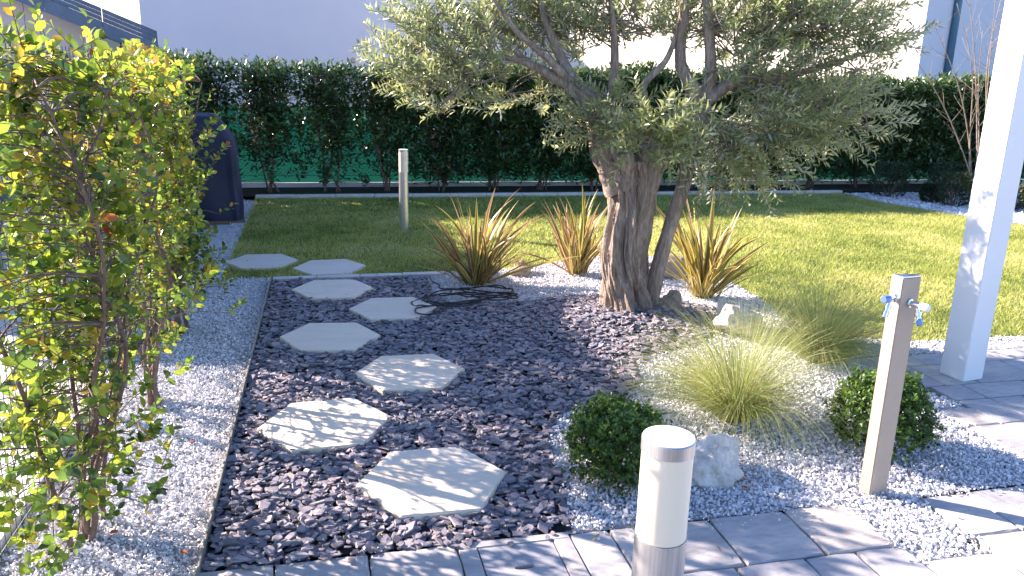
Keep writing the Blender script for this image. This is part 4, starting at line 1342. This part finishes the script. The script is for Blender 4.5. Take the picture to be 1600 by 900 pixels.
def laurel_parts(seed, n_tw, h, wx, wy, leafy_low):
    R = np.random.default_rng(seed)
    stems = MB()
    ss = []
    for k in range(5):
        a = R.uniform(-.3, .3)
        p = np.array([[R.normal(0, .06), R.normal(0, .03), -.03], [a * .5, R.normal(0, .05), h * .3], [a * .9, R.normal(0, .07), h * .62], [a + R.normal(0, .06), R.normal(0, .08), h * .94]])
        sp = smooth_path(p, 16)
        ss.append(sp)
        V, F = tube_np(sp, np.linspace(.013, .004, 16), 7, .05)
        stems.addnp(V, [F])
    P, D, N_, Q = [], [], [], []
    for k in range(n_tw):
        z = .10 + (h - .12) * R.random() ** .8
        if R.random() > leafy_low + (1 - leafy_low) * min(1, (z / h) / .62) ** 1.3:
            continue
        s0 = ss[R.integers(0, 5)]
        s0 = s0[np.argmin(abs(s0[:, 2] - z))]
        e = np.array([np.clip(R.normal(0, wx * .55), -wx, wx), np.clip(R.normal(0, wy * .6), -wy, wy), z + R.uniform(-.05, .12)])
        e[2] = min(e[2], h + R.normal(0, .035))
        if R.random() < .5:
            V, F = tube_np(np.array([s0, (s0 + e) / 2 + [0, 0, .03], e]), [.005, .003, .002], 4)
            stems.addnp(V, [F])
        d = unit(np.array([e[0] * .6, e[1] * .9, .0]) + R.normal(0, .35, 3) + [0, 0, .75])
        m = R.integers(6, 10)
        t = np.linspace(0, 1, m)
        a = np.arange(m) * 2.4 + R.uniform(0, 6)
        r1 = unit(np.cross(d, R.standard_normal(3)))
        s_ = np.cos(a)[:, None] * r1 + np.sin(a)[:, None] * np.cross(d, r1)
        P.append(e + d * (t * .13)[:, None])
        D.append(unit(s_ + d * (.3 + .9 * t)[:, None] + [0, 0, -.1]))
        N_.append(unit(d + .5 * R.standard_normal((m, 3)) + [0, 0, .3]))
        Q.append(np.clip(.25 + .35 * (z / h) ** 3 + R.normal(0, .2, m) + .25 * (t > .85), 0, 1))
    P, D, N_, Q = map(np.concatenate, (P, D, N_, Q))
    L = R.uniform(.060, .110, len(P))
    V, Fs, rn = leaves(P, D, N_, L, L * R.uniform(.34, .44, len(P)), LEAF_LANCE, Q)
    return mesh_np("foliage", V, Fs, MT['laurel_leaf'], True, {"rnd": rn}), stems.mesh("stems", MT['hedge_stem'], True)
LIB_OPEN = [laurel_parts(100 + k, 680, 1.64, .39, .24, .26) for k in range(3)]
LIB_DENSE = [laurel_parts(200 + k, 1150, 1.62, .52, .28, .92) for k in range(3)]
ORD = ["first", "second", "third", "fourth", "fifth", "sixth", "seventh", "eighth", "ninth", "tenth", "eleventh", "twelfth", "thirteenth", "fourteenth", "fifteenth", "sixteenth", "seventeenth", "eighteenth", "nineteenth"]
hx = [-1.62, -.72, .08, .86, 1.62, 2.38, 3.12, 3.86, 4.62, 5.36, 6.1, 6.85, 7.6, 8.35, 9.1, 9.85, 10.6, 11.35, 12.1]
for i, xx in enumerate(hx):
    lib = (LIB_OPEN if i < 4 else LIB_DENSE)[i % 3]
    lab = f"{ORD[i]} dark laurel shrub from the left in the back hedge, " + ("open stems over green net" if i < 4 else "dense and in shade")
    g = thing("laurel_shrub", lab, "hedge shrub", (xx, 11.15 + rng.normal(0, .03), .02), math.pi * (i % 2) + rng.normal(0, .12), "laurel shrubs of the back hedge")
    s = rng.uniform(.96, 1.03)
    g.scale = (s, s, s * (1.0 if i < 6 else 1.02))
    f = obj("foliage", lib[0], g)
    f["kind"] = "stuff"
    f2 = obj("stems", lib[1], g)
    f2["kind"] = "stuff"
# the same hedge turns along the left boundary beyond the barbecue
for i, yy in enumerate((8.1, 8.95, 9.75, 10.45)):
    g = thing("laurel_shrub", f"{['nearest', 'second', 'third', 'farthest'][i]} laurel shrub on the left boundary behind the covered barbecue", "hedge shrub", (-1.78, yy, .0), math.pi / 2 + rng.normal(0, .1), "laurel shrubs behind the barbecue")
    f = obj("foliage", LIB_DENSE[i % 3][0], g)
    f["kind"] = "stuff"
    f2 = obj("stems", LIB_DENSE[i % 3][1], g)
    f2["kind"] = "stuff"

# ------------------------------------------------------------------ dark shrubs in the far right gravel
def small_shrub(loc, r, h, label, seed):
    g = thing("evergreen_shrub", label, "shrub", loc, 0, "dark shrubs in the far right gravel")
    R = np.random.default_rng(seed)
    n = 1300
    z = R.random(n) ** .8
    rad = r * (.55 + .6 * np.sin(np.clip(z, 0, 1) * 2.6 + .3)) * R.uniform(.6, 1.0, n)
    a = R.uniform(0, 2 * np.pi, n)
    P = np.c_[rad * np.cos(a), rad * np.sin(a), z * h]
    D = unit(np.c_[np.cos(a), np.sin(a), R.uniform(.5, 1.8, n)])
    V, Fs, rn = leaves(P, D, R.standard_normal((n, 3)), R.uniform(.04, .075, n), R.uniform(.010, .02, n), LEAF_LANCE, R.random(n))
    o = obj("foliage", mesh_np("foliage", V, Fs, MT['conifer'], False, {"rnd": rn}), g)
    o["kind"] = "stuff"
    mb = MB()
    for k in range(6):
        e = P[k * 40] * .8
        mb.tube([[0, 0, -.02], e * [.4, .4, .5], e], [.012, .008, .004], 6)
    mb.build("stems", MT['hedge_stem'], g)
small_shrub((8.26, 10.25, 0), .24, .50, "dark evergreen shrub leftmost in the far right gravel", 1)
small_shrub((8.55, 9.70, 0), .13, .26, "tiny dark seedling shrub in the far right gravel between larger ones", 2)
small_shrub((8.62, 9.35, 0), .19, .46, "dark evergreen shrub closest to the lawn in the far right gravel", 3)
small_shrub((9.05, 10.0, 0), .24, .52, "dark rounded shrub in the far gravel behind the one closest to the lawn", 4)
small_shrub((9.20, 9.05, 0), .24, .36, "low reddish dark shrub just left of the white post", 5)
small_shrub((9.65, 8.85, 0), .26, .34, "low dark shrub just right of the white post", 6)

bs = thing("bare_shrub", "leafless pale multi-stemmed shrub beside the white post, against the blue shaded wall", "bare shrub", (9.35, 9.75, 0))
for k, (ex, ey, ez) in enumerate([(-1.55, .1, 2.25), (-.85, .0, 2.75), (-.62, .1, 2.95), (-.45, -.1, 2.4), (-.25, 0, 3.0), (-.05, .1, 2.9), (.25, .05, 2.8), (-1.1, .1, 2.5)]):
    e = np.array([ex, ey, ez])
    p = smooth_path([[rng.normal(0, .03), rng.normal(0, .03), -.02], e * [.18, .3, .33] + rng.normal(0, .03, 3), e * [.55, .6, .68] + rng.normal(0, .04, 3), e], 26)
    mb = MB()
    mb.tube(p, np.linspace(.013, .003, 26), 7)
    for q in range(13):
        i = rng.integers(9, 25)
        d = unit(np.array([rng.normal(-.1, .6), rng.normal(0, .4), rng.uniform(.1, .8)]))
        L = rng.uniform(.12, .42)
        mb.tube(smooth_path([p[i], p[i] + d * L * .5 + [0, 0, .03], p[i] + d * L + [0, 0, .08]], 6), np.linspace(.0035, .0014, 6), 4)
    mb.build("stem", MT['bare_stem'], bs, True)

# ------------------------------------------------------------------ garden shed beyond the fence
sa = math.radians(12)
shed = thing("garden_shed", "small grey panelled garden shed with a dark blue sloping roof beyond the left hedge", "shed", (-1.50, 7.66, 0), sa)
slope = math.tan(math.radians(22))
def rz(s):                                       # roof height above the front wall line, s < 0 runs to the left
    return 1.80 + (-s if s > -1.5 else 3.0 + s) * slope
pw = .43
for k in range(7):
    s1, s0 = -k * pw - .002, -(k + 1) * pw + .002
    if k == 6:
        s0 = -3.0
    x_mid = -1.5
    prf = [(s0, 0), (s1, 0), (s1, rz(s1) - .03)] + ([(x_mid, rz(x_mid) - .03)] if s0 < x_mid < s1 else []) + [(s0, rz(s0) - .03)]
    V = [(a, 0.0, z) for a, z in prf] + [(a, .04, z) for a, z in prf]
    q = len(prf)
    MB().add(V, [list(range(q)), list(range(q, 2 * q))[::-1]] + [[i, i + q, (i + 1) % q + q, (i + 1) % q] for i in range(q)]).build("wall_panel", MT['shed_wall'], shed)
MB().box((-2.98, .05, 0), (-.01, 2.3, 1.78)).build("body", MT['shed_wall'], shed)
for side in (0, 1):
    for k in range(5):
        # roof sheets laid up the slope, each lapping the one below
        L = 1.62 / 5
        a0 = .12 - k * L
        a1 = a0 - L - .03
        if side:
            a0, a1 = -3.0 - a0, -3.0 - a1
        zz = lambda s: 1.83 + (-s if side == 0 else 3.0 + s) * slope + .006 * k
        V = [(a0, -.20, zz(a0)), (a1, -.20, zz(a1) - .010), (a1, 2.45, zz(a1) - .010), (a0, 2.45, zz(a0))]
        V += [(x_, y_, z_ + .022) for x_, y_, z_ in V]
        MB().add(V, [[0, 1, 2, 3], [7, 6, 5, 4], [0, 4, 5, 1], [1, 5, 6, 2], [2, 6, 7, 3], [3, 7, 4, 0]]).build("roof_sheet", MT['shed_roof'], shed)
    for k in range(4):
        L = 1.62 / 4
        a0, a1 = .115 - k * L, .115 - (k + 1) * L + .004
        if side:
            a0, a1 = -3.0 - a0, -3.0 - a1
        f_ = lambda s: 1.83 + (-s if side == 0 else 3.0 + s) * slope
        V = [(a0, -.222, f_(a0) - .085), (a1, -.222, f_(a1) - .085), (a1, -.222, f_(a1) + .028), (a0, -.222, f_(a0) + .028)]
        V += [(x_, -.203, z_) for x_, y_, z_ in V]
        MB().add(V, [[0, 1, 2, 3], [7, 6, 5, 4], [0, 4, 5, 1], [1, 5, 6, 2], [2, 6, 7, 3], [3, 7, 4, 0]]).build("barge_board", MT['shed_roof'], shed)
        for q in range(3):
            W_ = [(x_, y_ + .012 + .012 * q, z_ + (.115 + .036 * q if z_ < f_(x_) else .036 + .036 * q)) for x_, y_, z_ in V]
            MB().add(W_, [[0, 1, 2, 3], [7, 6, 5, 4], [0, 4, 5, 1], [1, 5, 6, 2], [2, 6, 7, 3], [3, 7, 4, 0]]).build("roof_trim", MT['shed_roof'], shed)
wd = MB().box((-.33, -.012, 1.52), (-.17, -.002, 1.86)).build("window", MT['dark'], shed)
MB().box((-.322, -.016, 1.73), (-.178, -.013, 1.85)).build("pane", MT['glass'], wd)
vt = MB().box((-.24, -.012, 1.38), (-.10, -.002, 1.505)).build("vent", MT['dark'], shed)
for k in range(4):
    MB().box((-.225 + k * .035, -.018, 1.39), (-.213 + k * .035, -.013, 1.495)).build("slat", MT['shed_wall'], vt)

# ------------------------------------------------------------------ houses
def house(name, label, corner, ang, L, D, H, front, side, roof_col='shed_roof'):
    h = thing(name, label, "house", (corner[0], corner[1], 0), math.radians(ang))
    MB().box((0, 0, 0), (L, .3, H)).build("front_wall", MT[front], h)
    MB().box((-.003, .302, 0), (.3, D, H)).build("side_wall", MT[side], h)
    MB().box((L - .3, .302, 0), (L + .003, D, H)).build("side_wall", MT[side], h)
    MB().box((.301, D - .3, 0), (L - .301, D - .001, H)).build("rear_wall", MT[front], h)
    MB().box((-.35, -.35, H + .002), (L + .35, D + .35, H + .22)).build("roof", MT[roof_col], h)
    return h
h1 = house("white_house", "large plain white house with a shaded front wall at the back left", (-5.28, 26.98), 25, 14.0, 9.0, 6.4, 'render_shade_blue', 'render_cream')
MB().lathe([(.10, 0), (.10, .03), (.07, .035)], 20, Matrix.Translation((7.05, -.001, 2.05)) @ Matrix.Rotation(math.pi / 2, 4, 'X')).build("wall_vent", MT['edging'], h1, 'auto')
h2 = house("cream_house", "cream and white house with a sunlit side wall and blue downpipe behind the olive", (12.05, 14.60), 25, 9.0, 10.8, 7.2, 'render_shade_blue', 'render_cream', 'render_shade_blue')
MB().tube([(1.18, -.07, 0), (1.18, -.07, 7.1)], .075, 14).build("downpipe", MT['downpipe'], h2, True)
for z in (1.9, 4.2):
    MB().lathe([(.085, 0), (.085, .05)], 14, Matrix.Translation((1.18, -.07, z))).build("pipe_bracket", MT['dark'], h2, 'auto')
lampw = MB().box((-.16, 2.3, 3.05), (-.004, 2.52, 3.42), bevel=.01).build("wall_lamp", MT['white_paint'], h2)
for yy, z0 in ((4.2, 4.4), (7.4, 4.4)):
    w_ = MB().box((-.05, yy, z0), (-.004, yy + 1.1, z0 + 1.4), bevel=.008).build("window", MT['white_paint'], h2)
    MB().box((-.062, yy + .08, z0 + .08), (-.052, yy + .53, z0 + 1.32)).build("pane", MT['glass'], w_)
    MB().box((-.062, yy + .57, z0 + .08), (-.052, yy + 1.02, z0 + 1.32)).build("pane", MT['glass'], w_)
h3 = house("pale_house", "distant pale house partly seen through the olive crown", (1.5, 44.0), 14, 18.0, 9.0, 6.6, 'render_shade_blue', 'render_cream')
for i in range(5):
    w_ = MB().box((1.0 + i * 3.2, -.05, 2.0), (2.3 + i * 3.2, -.004, 3.6), bevel=.01).build("window", MT['white_paint'], h3)
    MB().box((1.1 + i * 3.2, -.065, 2.1), (2.2 + i * 3.2, -.052, 3.5)).build("pane", MT['glass'], w_)
MB().box((0, -1.2, 3.9), (17.5, -.004, 4.05)).build("balcony", MT['render_cream'], h3)
h4 = house("blue_white_house", "distant house with blue glass windows just above the shed roof", (-36.0, 60.0), 25, 17.0, 9.0, 14.0, 'render_shade_blue', 'render_cream')
for i in range(4):
    w_ = MB().box((1.2 + i * 4.0, -.05, 5.6), (4.2 + i * 4.0, -.004, 10.6), bevel=.01).build("window", MT['downpipe'], h4)
    MB().box((1.4 + i * 4.0, -.065, 5.8), (4.0 + i * 4.0, -.052, 10.4)).build("pane", MT['glass'], w_)
